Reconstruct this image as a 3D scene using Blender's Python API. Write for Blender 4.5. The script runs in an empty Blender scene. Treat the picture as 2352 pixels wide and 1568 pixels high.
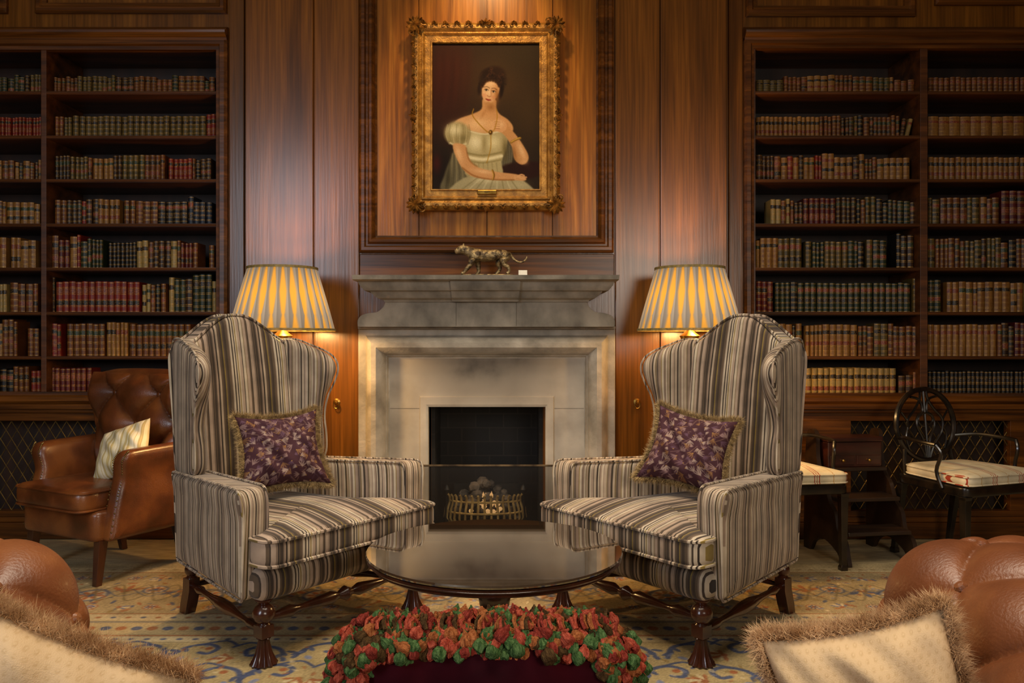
import bpy,bmesh,math,random
import numpy as np
from mathutils import Vector,Matrix,Euler
R=random.Random(7)
sc=bpy.context.scene
COL=sc.collection
F=1823.0; CH=1.1
pi=math.pi
def ex(px,d): return (px-1176)*d/F
def ez(py,d): return CH-(py-784)*d/F
def s2l(a):
    a=np.asarray(a,dtype=float)
    return np.where(a<=.04045,a/12.92,((a+.055)/1.055)**2.4)
def hx(h): return np.array([int(h[i:i+2],16)/255 for i in (1,3,5)])
def lin(h):
    r=s2l(hx(h)); return (float(r[0]),float(r[1]),float(r[2]),1)
# ------------------------------------------------------------ materials
MATS={}
def newmat(name):
    m=bpy.data.materials.new(name); m.use_nodes=True
    nt=m.node_tree; b=nt.nodes['Principled BSDF']; MATS[name]=m
    return m,nt,b
def N(nt,t,**k):
    n=nt.nodes.new(t)
    for a,v in k.items(): setattr(n,a,v)
    return n
def noisemat(name,c1,c2,scale=(5,5,5),rough=.5,metal=0,coat=0,bump=0,bscale=None,detail=6,dist=0,lo=.35,hi=.65,c3=None,sheen=0,spec=None,pos=False,grain=None):
    m,nt,b=newmat(name)
    if pos:
        tc=N(nt,'ShaderNodeNewGeometry'); out=tc.outputs['Position']
    else:
        tc=N(nt,'ShaderNodeTexCoord'); out=tc.outputs['Object']
    mp=N(nt,'ShaderNodeMapping'); mp.inputs['Scale'].default_value=scale
    nt.links.new(out,mp.inputs['Vector'])
    no=N(nt,'ShaderNodeTexNoise'); no.inputs['Scale'].default_value=1; no.inputs['Detail'].default_value=detail; no.inputs['Distortion'].default_value=dist
    nt.links.new(mp.outputs[0],no.inputs['Vector'])
    cr=N(nt,'ShaderNodeValToRGB'); e=cr.color_ramp.elements
    e[0].position=lo; e[0].color=lin(c1); e[1].position=hi; e[1].color=lin(c2)
    if c3:
        q=e.new((lo+hi)/2); q.color=lin(c3)
    nt.links.new(no.outputs['Fac'],cr.inputs[0]); colo=cr.outputs[0]
    if grain:
        mg=N(nt,'ShaderNodeMapping'); mg.inputs['Scale'].default_value=grain; nt.links.new(out,mg.inputs['Vector'])
        ng=N(nt,'ShaderNodeTexNoise'); ng.inputs['Scale'].default_value=1; ng.inputs['Detail'].default_value=3; ng.inputs['Distortion'].default_value=.4
        nt.links.new(mg.outputs[0],ng.inputs['Vector'])
        mr=N(nt,'ShaderNodeMapRange'); mr.inputs[1].default_value=.35; mr.inputs[2].default_value=.62; mr.inputs[3].default_value=.72; mr.inputs[4].default_value=1.1
        nt.links.new(ng.outputs['Fac'],mr.inputs[0])
        vm=N(nt,'ShaderNodeVectorMath',operation='SCALE'); nt.links.new(colo,vm.inputs[0]); nt.links.new(mr.outputs[0],vm.inputs['Scale']); colo=vm.outputs[0]
    nt.links.new(colo,b.inputs['Base Color'])
    b.inputs['Roughness'].default_value=rough; b.inputs['Metallic'].default_value=metal
    b.inputs['Coat Weight'].default_value=coat; b.inputs['Coat Roughness'].default_value=.15
    b.inputs['Sheen Weight'].default_value=sheen
    if spec is not None: b.inputs['Specular IOR Level'].default_value=spec
    if bump:
        no2=N(nt,'ShaderNodeTexNoise'); no2.inputs['Detail'].default_value=4; no2.inputs['Scale'].default_value=1
        mp2=N(nt,'ShaderNodeMapping'); mp2.inputs['Scale'].default_value=bscale or scale
        nt.links.new(out,mp2.inputs['Vector']); nt.links.new(mp2.outputs[0],no2.inputs['Vector'])
        bp=N(nt,'ShaderNodeBump'); bp.inputs['Strength'].default_value=bump; bp.inputs['Distance'].default_value=.01
        nt.links.new(no2.outputs['Fac'],bp.inputs['Height']); nt.links.new(bp.outputs[0],b.inputs['Normal'])
    return m
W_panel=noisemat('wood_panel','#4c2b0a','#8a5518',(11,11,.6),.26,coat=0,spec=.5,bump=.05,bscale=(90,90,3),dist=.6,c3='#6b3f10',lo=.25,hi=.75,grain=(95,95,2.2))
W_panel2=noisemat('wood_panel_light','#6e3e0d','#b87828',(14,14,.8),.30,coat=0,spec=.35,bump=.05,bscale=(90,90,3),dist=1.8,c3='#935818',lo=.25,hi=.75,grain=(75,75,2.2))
W_hor=noisemat('wood_horizontal','#3a200a','#744415',(1,16,20),.30,coat=0,spec=.36,bump=.08,bscale=(3,60,60),dist=1,c3='#56300d',lo=.3,hi=.7,grain=(2.5,90,110))
W_case=noisemat('wood_bookcase','#341b09','#6c3c14',(1.2,12,22),.4,coat=.05,bump=.08,bscale=(3,60,60),lo=.3,hi=.7,grain=(2.5,90,110))
W_back=noisemat('wood_case_back','#190d05','#341c0b',(14,14,1),.6,lo=.3,hi=.7)
W_dark=noisemat('mahogany','#240e07','#4c2413',(12,12,3),.25,coat=.5,lo=.3,hi=.7)
W_steps=noisemat('oak_dark','#1a0e08','#33200f',(3,14,14),.42,coat=.15,lo=.3,hi=.7)
STONE=noisemat('stone','#6f685d','#aca293',(7,7,7),.78,bump=.25,bscale=(60,60,60),detail=10,c3='#8f8779',lo=.3,hi=.68)
STONE2=noisemat('stone_grey','#5a5449','#8f8676',(9,9,6),.78,bump=.25,bscale=(60,60,60),detail=10,lo=.3,hi=.66)
LEATHER=noisemat('leather_brown','#4a2711','#7a4620',(6,6,6),.29,coat=.15,bump=.12,bscale=(220,220,220),detail=4,c3='#623419')
LEATHER2=noisemat('leather_tan','#5f331a','#8c552e',(5,5,5),.36,coat=.05,bump=.15,bscale=(180,180,180),detail=5,c3='#754224')
BRASS=noisemat('brass','#8a6428','#c29a4c',(20,20,20),.3,metal=1)
BRASSP=noisemat('brass_pale','#8f7748','#c4ac74',(20,20,20),.35,metal=.6)
BRASSD=noisemat('brass_dark','#524020','#7d6636',(20,20,20),.45,metal=.7)
GOLD=noisemat('gilt_wood','#7a5220','#c08c3e',(28,28,28),.42,metal=.5,bump=.3,bscale=(120,120,120),lo=.3,hi=.7,c3='#9a6c2a')
GOLDD=noisemat('gilt_carved','#402609','#b07c34',(40,40,40),.42,metal=.5,bump=.3,bscale=(120,120,120),lo=.33,hi=.66)
BRONZE=noisemat('bronze','#3f3020','#a88f62',(40,40,40),.4,metal=.6,bump=.6,bscale=(90,90,90),lo=.38,hi=.62)
BLACK=noisemat('black_paint','#0e0b08','#2a1e12',(15,15,15),.28,coat=.4,lo=.4,hi=.75)
IRON=noisemat('iron','#0b0a09','#1c1a18',(20,20,20),.5,metal=.5)
JOINT=noisemat('mortar_joint','#4a443a','#5c5548',(20,20,20),.9)
COAL=noisemat('coal','#191512','#5a5046',(20,20,20),.85,bump=.6,bscale=(60,60,60))
CARPET=noisemat('carpet','#94825e','#b8a379',(9,60,9),.95,bump=.5,bscale=(200,200,200))
CEIL=noisemat('plaster','#b8a890','#cbbca4',(3,3,3),.9)
PAPER=noisemat('paper','#a8966c','#c8b890',(40,40,40),.8)
def brickmat():
    m,nt,b=newmat('firebrick')
    tc=N(nt,'ShaderNodeTexCoord'); mp=N(nt,'ShaderNodeMapping'); mp.inputs['Rotation'].default_value=(pi/2,0,0)
    br=N(nt,'ShaderNodeTexBrick'); br.inputs['Scale'].default_value=3.0; br.inputs['Mortar Size'].default_value=.012
    br.inputs['Color1'].default_value=lin('#1a1510'); br.inputs['Color2'].default_value=lin('#100d0a'); br.inputs['Mortar'].default_value=lin('#241e18')
    nt.links.new(tc.outputs['Object'],mp.inputs[0]); nt.links.new(mp.outputs[0],br.inputs['Vector']); nt.links.new(br.outputs['Color'],b.inputs['Base Color'])
    b.inputs['Roughness'].default_value=.8
    return m
BRICK=brickmat()
def stripemat(name,cx,cy,palette,period,seed,wmin=.5,wmax=1.6,n=31,rough=.75,sheen=.05,cz=0,attr=None,alt=None):
    m,nt,b=newmat(name); rr=random.Random(seed)
    tc=N(nt,'ShaderNodeTexCoord')
    fr=N(nt,'ShaderNodeMath',operation='FRACT')
    if attr:
        at=N(nt,'ShaderNodeAttribute'); at.attribute_name=attr
        mu=N(nt,'ShaderNodeMath',operation='MULTIPLY'); mu.inputs[1].default_value=1/period
        nt.links.new(at.outputs['Fac'],mu.inputs[0]); nt.links.new(mu.outputs[0],fr.inputs[0])
    else:
        dt=N(nt,'ShaderNodeVectorMath',operation='DOT_PRODUCT'); dt.inputs[1].default_value=(cx/period,cy/period,cz/period)
        nt.links.new(tc.outputs['Object'],dt.inputs[0]); nt.links.new(dt.outputs['Value'],fr.inputs[0])
    cr=N(nt,'ShaderNodeValToRGB'); cr.color_ramp.interpolation='CONSTANT'; e=cr.color_ramp.elements
    seq=[];last=None
    if alt: seq=list(alt)
    else:
        for i in range(n):
            c=rr.choice(palette)
            while c[0]==last: c=rr.choice(palette)
            last=c[0]; seq.append((c[0],c[1]*rr.uniform(wmin,wmax)))
    T=sum(w for _,w in seq); p=0
    e[0].position=0; e[0].color=lin(seq[0][0]); p=seq[0][1]/T
    e.remove(e[1])
    for c,w in seq[1:]:
        q=e.new(p); q.color=lin(c); p+=w/T
    nt.links.new(fr.outputs[0],cr.inputs[0])
    no=N(nt,'ShaderNodeTexNoise'); no.inputs['Scale'].default_value=11; no.inputs['Detail'].default_value=6
    nt.links.new(tc.outputs['Object'],no.inputs['Vector'])
    mr=N(nt,'ShaderNodeMapRange'); mr.inputs[1].default_value=.3; mr.inputs[2].default_value=.7; mr.inputs[3].default_value=.70; mr.inputs[4].default_value=1.2
    nt.links.new(no.outputs['Fac'],mr.inputs[0])
    vm=N(nt,'ShaderNodeVectorMath',operation='SCALE'); nt.links.new(cr.outputs[0],vm.inputs[0]); nt.links.new(mr.outputs[0],vm.inputs['Scale'])
    nt.links.new(vm.outputs[0],b.inputs['Base Color'])
    b.inputs['Roughness'].default_value=rough; b.inputs['Sheen Weight'].default_value=sheen; b.inputs['Specular IOR Level'].default_value=.25
    return m
PAL=[('#a3907a',2.0),('#8c7765',1.6),('#3d3127',1.2),('#564636',1.0),('#7f6a32',.75),('#b2a28c',1.5),('#736151',1.0),('#9c8774',1.7),('#65542c',.65),('#2c231c',.7)]
ST_X=stripemat('stripe_velvet_back',1,0,PAL,.215,5,sheen=.12)
ST_Y=stripemat('stripe_velvet_side',1,1,PAL,.205,12,attr='st',sheen=.12)
ST_SEAT=stripemat('stripe_cotton_seat',1,.0,None,.17,3,sheen=0,alt=[('#d2c4a4',5),('#a03c24',.3),('#d8caa8',.6),('#a03c24',.25),('#d8caa8',.6),('#a03c24',.3),('#d2c4a4',5),('#b8925c',.3)])
ST_YEL=stripemat('stripe_silk_yellow',1,0,[('#bba772',.6),('#cfc3a2',1.6),('#ab9868',.35),('#d8cdb2',1.3)],.09,4,n=14,sheen=0,rough=.6)
def vcmat(name,rough=.7,bump=0,bs=300,coat=0,sheen=0,emit=0,spec=.5,basek=1):
    m,nt,b=newmat(name)
    at=N(nt,'ShaderNodeAttribute'); at.attribute_name='Col'
    if basek==1: nt.links.new(at.outputs['Color'],b.inputs['Base Color'])
    else:
        vm=N(nt,'ShaderNodeVectorMath',operation='SCALE'); vm.inputs['Scale'].default_value=basek; nt.links.new(at.outputs['Color'],vm.inputs[0]); nt.links.new(vm.outputs[0],b.inputs['Base Color'])
    b.inputs['Roughness'].default_value=rough; b.inputs['Coat Weight'].default_value=coat; b.inputs['Sheen Weight'].default_value=sheen; b.inputs['Specular IOR Level'].default_value=spec
    if emit:
        nt.links.new(at.outputs['Color'],b.inputs['Emission Color']); b.inputs['Emission Strength'].default_value=emit
    if bump:
        tc=N(nt,'ShaderNodeTexCoord'); no=N(nt,'ShaderNodeTexNoise'); no.inputs['Scale'].default_value=bs
        nt.links.new(tc.outputs['Object'],no.inputs['Vector'])
        bp=N(nt,'ShaderNodeBump'); bp.inputs['Strength'].default_value=bump; bp.inputs['Distance'].default_value=.003
        nt.links.new(no.outputs['Fac'],bp.inputs['Height']); nt.links.new(bp.outputs[0],b.inputs['Normal'])
    return m
VC_OIL=vcmat('oil_paint',.6,.15,500,spec=.1,basek=.8)
VC_FAB=vcmat('printed_fabric',.85,.3,500,spec=.2)
VC_RUG=vcmat('rug_wool',.95,.6,350,spec=.1)
VC_SHADE=vcmat('shade_silk',.8,0,emit=1.0,basek=.3)
# ------------------------------------------------------------ builder
class B:
    def __init__(s): s.v=[];s.f=[];s.m=[]
    def add(s,v,f,m=0,M=None):
        o=len(s.v)
        for p in v:
            p=Vector(p); s.v.append(M@p if M is not None else p)
        for k,q in enumerate(f):
            s.f.append(tuple(i+o for i in q)); s.m.append(m if isinstance(m,int) else m[k])
    def box(s,x0,x1,y0,y1,z0,z1,m=0,M=None):
        s.add([(x0,y0,z0),(x1,y0,z0),(x1,y1,z0),(x0,y1,z0),(x0,y0,z1),(x1,y0,z1),(x1,y1,z1),(x0,y1,z1)],
              [(0,3,2,1),(4,5,6,7),(0,1,5,4),(1,2,6,5),(2,3,7,6),(3,0,4,7)],m,M)
    def rings(s,rs,m=0,cap=True,closed=True,M=None,loop=False):
        n=len(rs[0]); v=[p for r in rs for p in r]; f=[]
        L=len(rs)
        for i in range(L if loop else L-1):
            a=i*n; b=((i+1)%L)*n
            for j in range(n if closed else n-1):
                k=(j+1)%n
                f.append((a+j,a+k,b+k,b+j))
        if cap and not loop:
            f.append(tuple(range(n-1,-1,-1))); f.append(tuple((L-1)*n+j for j in range(n)))
        s.add(v,f,m,M)
    def lathe(s,prof,seg=24,m=0,M=None,flute=0,nf=10,cap=True):
        rs=[]
        for (r,z) in prof:
            rs.append([((r*(1+flute*math.cos(nf*2*pi*j/seg)))*math.cos(2*pi*j/seg),(r*(1+flute*math.cos(nf*2*pi*j/seg)))*math.sin(2*pi*j/seg),z) for j in range(seg)])
        s.rings(rs,m,cap,True,M)
    def turned(s,p0,p1,prof,seg=14,m=0):
        p0=Vector(p0);p1=Vector(p1);d=p1-p0
        q=d.to_track_quat('Z','Y').to_matrix().to_4x4()
        M=Matrix.Translation(p0)@q
        s.lathe([(r,t*d.length) for r,t in prof],seg,m,M)
    def tube(s,pts,rad,seg=8,m=0,closed=False,flat=1,M=None):
        pts=[Vector(p) for p in pts]; n=len(pts); rs=[]; up=None
        for i,p in enumerate(pts):
            if closed: t=pts[(i+1)%n]-pts[i-1]
            else: t=pts[min(i+1,n-1)]-pts[max(i-1,0)]
            if t.length<1e-9: t=Vector((0,0,1))
            t.normalize()
            if up is None:
                up=Vector((0,0,1)) if abs(t.z)<.9 else Vector((0,1,0))
            a=up-t*up.dot(t)
            if a.length<1e-6: a=t.orthogonal()
            a.normalize(); up=a; b=t.cross(a)
            r=rad[i] if isinstance(rad,(list,tuple)) else rad
            rs.append([p+a*(r*math.cos(2*pi*j/seg))+b*(r*flat*math.sin(2*pi*j/seg)) for j in range(seg)])
        s.rings(rs,m,not closed,True,M,loop=closed)
    def pad(s,outl,h,r,mapf,puff=0,m=0,inner=(.8,.6,.4,.2),arc=4):
        o=[Vector((p[0],p[1])) for p in outl]; n=len(o)
        A=sum(o[i].x*o[(i+1)%n].y-o[(i+1)%n].x*o[i].y for i in range(n))
        if A<0: o.reverse()
        C=sum(o,Vector((0,0)))/n
        nr=[]
        for i in range(n):
            t=o[(i+1)%n]-o[i-1]; t.normalize(); nr.append(Vector((t.y,-t.x)))
        ins=[o[i]-nr[i]*r for i in range(n)]
        rl=[]
        for t in reversed(inner): rl.append(([C+(p-C)*t for p in ins],-h-puff*(1-t*t)))
        for k in range(arc+1):
            a=-pi/2+pi/2*k/arc
            rl.append(([o[i]-nr[i]*(r*(1-math.cos(a))) for i in range(n)],-(h-r)+r*math.sin(a)))
        for k in range(arc+1):
            a=pi/2*k/arc
            rl.append(([o[i]-nr[i]*(r*(1-math.cos(a))) for i in range(n)],(h-r)+r*math.sin(a)))
        for t in inner: rl.append(([C+(p-C)*t for p in ins],h+puff*(1-t*t)))
        rs=[[mapf(p.x,p.y,hh) for p in ring] for ring,hh in rl]
        v=[p for q in rs for p in q]; f=[];L=len(rs)
        for i in range(L-1):
            for j in range(n):
                k=(j+1)%n; f.append((i*n+j,i*n+k,(i+1)*n+k,(i+1)*n+j))
        c0=len(v); v.append(mapf(C.x,C.y,-h-puff)); c1=len(v); v.append(mapf(C.x,C.y,h+puff))
        for j in range(n):
            k=(j+1)%n; f.append((c0,k,j)); f.append((c1,(L-1)*n+j,(L-1)*n+k))
        s.add(v,f,m)
        return o,nr
    def piping(s,outl,mapf,h,r=.006,m=0,inset=.0):
        s.tube([mapf(p[0],p[1],h) for p in outl],r,6,m,closed=True)
    def grid(s,fn,nu,nv,m=0,closeu=False):
        v=[fn(i/(nu-1 if not closeu else nu),j/(nv-1)) for j in range(nv) for i in range(nu)]
        f=[]
        for j in range(nv-1):
            for i in range(nu if closeu else nu-1):
                k=(i+1)%nu
                f.append((j*nu+i,j*nu+k,(j+1)*nu+k,(j+1)*nu+i))
        s.add(v,f,m)
    def extr(s,outl,y0,y1,m=0,M=None):
        s.rings([[(p[0],y0,p[1]) for p in outl],[(p[0],y1,p[1]) for p in outl]],m,True,True,M)
    def obj(s,name,mats,parent=None,smooth=True,ang=42,bevel=0,sub=0,recalc=True,st=None,**k):
        me=bpy.data.meshes.new(name)
        me.from_pydata([tuple(p) for p in s.v],[],s.f)
        if not isinstance(mats,(list,tuple)): mats=[mats]
        for q in mats: me.materials.append(q)
        me.polygons.foreach_set('material_index',s.m)
        if st:
            a=me.attributes.new('st','FLOAT','POINT'); a.data.foreach_set('value',[st(p) for p in s.v])
        if recalc:
            bm=bmesh.new(); bm.from_mesh(me); bmesh.ops.recalc_face_normals(bm,faces=bm.faces); bm.to_mesh(me); bm.free()
        if smooth:
            me.polygons.foreach_set('use_smooth',[True]*len(me.polygons))
            me.set_sharp_from_angle(angle=math.radians(ang))
        me.update()
        return link(name,me,parent,bevel=bevel,sub=sub,**k)
def link(name,me,parent=None,bevel=0,sub=0,label=None,cat=None,kind=None,group=None,loc=None,rot=None):
    o=bpy.data.objects.new(name,me); COL.objects.link(o)
    if parent: o.parent=parent
    if bevel:
        md=o.modifiers.new('b','BEVEL'); md.width=bevel; md.segments=2; md.limit_method='ANGLE'; md.angle_limit=math.radians(40)
    if sub:
        md=o.modifiers.new('s','SUBSURF'); md.levels=sub; md.render_levels=sub
    if loc: o.location=loc
    if rot: o.rotation_euler=rot
    for a,v in (('label',label),('category',cat),('kind',kind),('group',group)):
        if v: o[a]=v
    return o
def empty(name,loc,yaw=0,label=None,cat=None,group=None,M=None):
    o=bpy.data.objects.new(name,None); COL.objects.link(o); o.empty_display_size=.1
    if M is not None: o.matrix_world=M
    else:
        o.location=loc; o.rotation_euler=(0,0,yaw)
    o['label']=label; o['category']=cat
    if group: o['group']=group
    return o
def copy_thing(root,loc,yaw,label=None):
    r=root.copy(); COL.objects.link(r); r.location=loc; r.rotation_euler=(0,0,yaw)
    if label: r['label']=label
    for c in [o for o in COL.objects if o.parent==root]:
        k=c.copy(); k.parent=r; COL.objects.link(k)
    return r
def rpoly(pts,rad,step=.02):
    n=len(pts); out=[]
    P=[Vector(p) for p in pts]
    for i in range(n):
        a,b,c=P[i-1],P[i],P[(i+1)%n]
        rr=rad[i] if isinstance(rad,(list,tuple)) else rad
        l1=min(rr,(a-b).length*.48); l2=min(rr,(c-b).length*.48)
        s=b+(a-b).normalized()*l1; e=b+(c-b).normalized()*l2
        for k in range(5):
            t=k/4; out.append(s*(1-t)**2+b*2*t*(1-t)+e*t*t)
        nx=P[(i+1)%n]
        rr2=rad[(i+1)%n] if isinstance(rad,(list,tuple)) else rad
        l3=min(rr2,(b-nx).length*.48); s2=nx+(b-nx).normalized()*l3
        d=(s2-e).length; k=int(d/step)
        for q in range(1,k): out.append(e.lerp(s2,q/k))
    return [(p.x,p.y) for p in out]
def catm(pts,k=6,closed=True):
    P=[np.array(p,float) for p in pts]; n=len(P); out=[]
    for i in range(n if closed else n-1):
        if closed: a,b,c,d=P[i-1],P[i],P[(i+1)%n],P[(i+2)%n]
        else: a,b,c,d=P[max(i-1,0)],P[i],P[i+1],P[min(i+2,n-1)]
        for q in range(k):
            t=q/k
            out.append(.5*((2*b)+(-a+c)*t+(2*a-5*b+4*c-d)*t*t+(-a+3*b-3*c+d)*t**3))
    if not closed: out.append(P[-1])
    return [tuple(float(x) for x in p) for p in out]
# ------------------------------------------------------------ numpy painter
class Paint:
    def __init__(s,x0,x1,y0,y1,nx,ny,base):
        s.x=np.linspace(x0,x1,nx); s.y=np.linspace(y0,y1,ny); s.img=np.ones((ny,nx,3))*hx(base)
    def sub(s,a,b,c,d):
        i0,i1=np.searchsorted(s.x,[a,b]); j0,j1=np.searchsorted(s.y,[c,d])
        if i1<=i0 or j1<=j0: return None
        X,Y=np.meshgrid(s.x[i0:i1],s.y[j0:j1]); return slice(j0,j1),slice(i0,i1),X,Y
    def bl(s,q,a,col):
        c=hx(col) if isinstance(col,str) else col
        v=s.img[q[0],q[1]]; s.img[q[0],q[1]]=v*(1-a[...,None])+c*a[...,None]
    def ell(s,cx,cy,rx,ry,col,rot=0,soft=.2,a=1):
        m=max(rx,ry)*(1+soft)
        q=s.sub(cx-m,cx+m,cy-m,cy+m)
        if q is None: return
        c,n=math.cos(rot),math.sin(rot); u=((q[2]-cx)*c+(q[3]-cy)*n)/rx; v=(-(q[2]-cx)*n+(q[3]-cy)*c)/ry
        d=np.sqrt(u*u+v*v)
        s.bl(q,np.clip((1+soft/2-d)/soft,0,1)*a,col)
    def gau(s,cx,cy,rx,ry,col,a=.6,rot=0):
        m=max(rx,ry)*1.5
        q=s.sub(cx-m,cx+m,cy-m,cy+m)
        if q is None: return
        c,n=math.cos(rot),math.sin(rot); u=((q[2]-cx)*c+(q[3]-cy)*n)/rx; v=(-(q[2]-cx)*n+(q[3]-cy)*c)/ry
        s.bl(q,np.exp(-2.2*(u*u+v*v))*a,col)
    def poly(s,pts,col,soft=1.5,a=1,smooth=4):
        if smooth: pts=catm(pts,smooth)
        xs=[p[0] for p in pts];ys=[p[1] for p in pts]
        q=s.sub(min(xs)-soft,max(xs)+soft,min(ys)-soft,max(ys)+soft)
        if q is None: return
        X,Y=q[2],q[3]; ins=np.zeros(X.shape,bool); dm=np.full(X.shape,1e9)
        n=len(pts)
        for i in range(n):
            x0,y0=pts[i];x1,y1=pts[(i+1)%n]
            if y0!=y1:
                cnd=((y0>Y)!=(y1>Y))&(X<(x1-x0)*(Y-y0)/(y1-y0)+x0); ins^=cnd
            L=(x1-x0)**2+(y1-y0)**2+1e-12; t=np.clip(((X-x0)*(x1-x0)+(Y-y0)*(y1-y0))/L,0,1)
            dm=np.minimum(dm,np.hypot(X-x0-t*(x1-x0),Y-y0-t*(y1-y0)))
        sd=np.where(ins,dm,-dm)
        s.bl(q,np.clip(sd/soft+.5,0,1)*a,col)
    def stroke(s,pts,w,col,soft=None,a=1,smooth=4):
        if smooth: pts=catm(pts,smooth,False)
        soft=soft or w*.4
        xs=[p[0] for p in pts];ys=[p[1] for p in pts]; m=w+soft
        q=s.sub(min(xs)-m,max(xs)+m,min(ys)-m,max(ys)+m)
        if q is None: return
        X,Y=q[2],q[3]; dm=np.full(X.shape,1e9)
        for i in range(len(pts)-1):
            x0,y0=pts[i];x1,y1=pts[i+1]
            L=(x1-x0)**2+(y1-y0)**2+1e-12; t=np.clip(((X-x0)*(x1-x0)+(Y-y0)*(y1-y0))/L,0,1)
            dm=np.minimum(dm,np.hypot(X-x0-t*(x1-x0),Y-y0-t*(y1-y0)))
        s.bl(q,np.clip((w/2-dm)/soft+.5,0,1)*a,col)
def vcol(me,cols):
    at=me.color_attributes.new('Col','FLOAT_COLOR','POINT')
    c=np.ones((len(me.vertices),4),dtype=np.float32); c[:,:3]=s2l(cols)
    at.data.foreach_set('color',c.ravel())
def gridmesh(name,P):
    ny,nx,_=P.shape; me=bpy.data.meshes.new(name)
    idx=np.arange(nx*ny).reshape(ny,nx)
    f=np.stack([idx[:-1,:-1],idx[:-1,1:],idx[1:,1:],idx[1:,:-1]],-1).reshape(-1,4)
    me.from_pydata(P.reshape(-1,3).tolist(),[],f.tolist())
    me.polygons.foreach_set('use_smooth',[True]*len(me.polygons))
    return me
# ============================================================ ROOM
BW=4.45; BR=4.30
XL,XR=-3.7,3.7; ZC=3.6
b=B(); b.box(XL,XR,-3,5.0,-.1,-.004); b.obj('floor',CARPET,smooth=False,kind='structure')
b=B(); b.box(XL,XR,-3,5.0,ZC,ZC+.1); b.obj('ceiling',CEIL,smooth=False,kind='structure')
b=B(); b.box(XL-.1,XL,-3,5.0,-.1,ZC); b.obj('wall_left',W_panel,smooth=False,kind='structure')
b=B(); b.box(XR,XR+.1,-3,5.0,-.1,ZC); b.obj('wall_right',W_panel,smooth=False,kind='structure')
LX=ex(565,BR); RX=ex(1668,BR)
OX0,OX1,OZ=ex(982,4.22),ex(1250,4.22),ez(935,4.22)
bl=ex(525,BW); brr=ex(1707,BW)
b=B()
b.box(LX,OX0,BR,4.9,0,ZC); b.box(OX1,RX,BR,4.9,0,ZC); b.box(OX0,OX1,BR,4.9,OZ,ZC); b.box(OX0,OX1,4.8,4.9,0,OZ)
b.box(bl,LX,BW,4.9,0,ZC); b.box(RX,brr,BW,4.9,0,ZC)
ZT=ez(88,BW)
b.box(XL,bl,BW,4.9,ZT,ZC); b.box(brr,XR,BW,4.9,ZT,ZC)
b.obj('wall_back',W_panel,smooth=False,kind='structure')
tn=[0]
def trim(b,mat,**k):
    tn[0]+=1; return b.obj('trim_%d'%tn[0],mat,kind='structure',**k)
for (a,c) in ((565,721),(723,826),(1412,1514),(1516,1668)):
    b=B(); b.box(ex(a,BR)+.001,ex(c,BR)-.001,BR-.014,BR-.0005,0,ZC-.001); trim(b,W_panel,smooth=False,bevel=.004)
for (a,c) in ((528,563),(1672,1704)):
    b=B(); b.box(ex(a,BW)+.001,ex(c,BW)-.001,BW-.014,BW-.0005,0,ZC-.001); trim(b,W_panel,smooth=False,bevel=.004)
zb=ez(543,BR)
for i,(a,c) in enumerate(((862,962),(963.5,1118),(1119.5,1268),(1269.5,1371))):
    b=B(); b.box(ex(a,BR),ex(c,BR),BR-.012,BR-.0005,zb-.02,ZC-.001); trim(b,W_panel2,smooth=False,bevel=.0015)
def mould(b,x0,x1,z0,z1,prof,y,m=0):
    rs=[[(x0+i,y-d,z0+i),(x1-i,y-d,z0+i),(x1-i,y-d,z1-i),(x0+i,y-d,z1-i)] for i,d in prof]
    b.rings(rs,m,cap=False)
b=B(); mould(b,ex(828,BR),ex(1408,BR),ez(581,BR),3.5,[(0,0),(0,.03),(.012,.042),(.028,.042),(.036,.03),(.045,.03),(.055,.045),(.068,.05),(.078,.04),(.084,.022),(.092,.018),(.094,.005)],BR-.0005)
trim(b,W_hor,ang=30)
b=B(); b.box(ex(827,BR),ex(1410,BR),BR-.016,BR-.0005,ez(640,BR),ez(584,BR)); trim(b,W_hor,smooth=False,bevel=.004)
for (x0,x1) in ((XL,bl+.0),(brr,XR)):
    b=B()
    pr=[(0,.0),(0,.03),(.012,.035),(.02,.05),(.032,.06),(.045,.062),(.05,.045),(.06,.04),(.075,.02),(.08,.0)]
    z0=ez(96,BW)
    b.rings([[(x0,BW-d,z0+i) for i,d in pr],[(x1,BW-d,z0+i) for i,d in pr]],0,True)
    trim(b,W_hor,ang=30)
def panelmould(x0,x1,z0,z1):
    b=B(); mould(b,x0,x1,z0,z1,[(0,0),(0,.02),(.012,.03),(.03,.03),(.04,.018),(.06,.012),(.062,.002)],BW-.0005); trim(b,W_hor,ang=30)
panelmould(ex(-400,BW),ex(20,BW),ez(33,BW),3.45); panelmould(ex(85,BW),ex(522,BW),ez(33,BW),3.45)
panelmould(ex(1712,BW),ex(2100,BW),ez(40,BW),3.45); panelmould(ex(2145,BW),ex(2660,BW),ez(14,BW),3.45)
for px in (775,1462):
    e=empty('door_pull',(ex(px,BR),BR-.014,ez(922,BR)),0,'small brass drop handle on the wood panelling','door handle')
    b=B(); M=Matrix.Rotation(pi/2,4,'X')
    b.lathe([(.0,.0),(.018,.0),(.018,.003),(.008,.006),(.008,.018),(.012,.024),(.008,.03),(0,.031)],20,0,M); b.obj('knob',BRASS,e)
    b=B(); b.tube([(.014*math.cos(t),-.02,-.014+.02*math.sin(t)) for t in np.linspace(0,2*pi,20)[:-1]],.0025,6,closed=True); b.obj('ring',BRASS,e)
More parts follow.
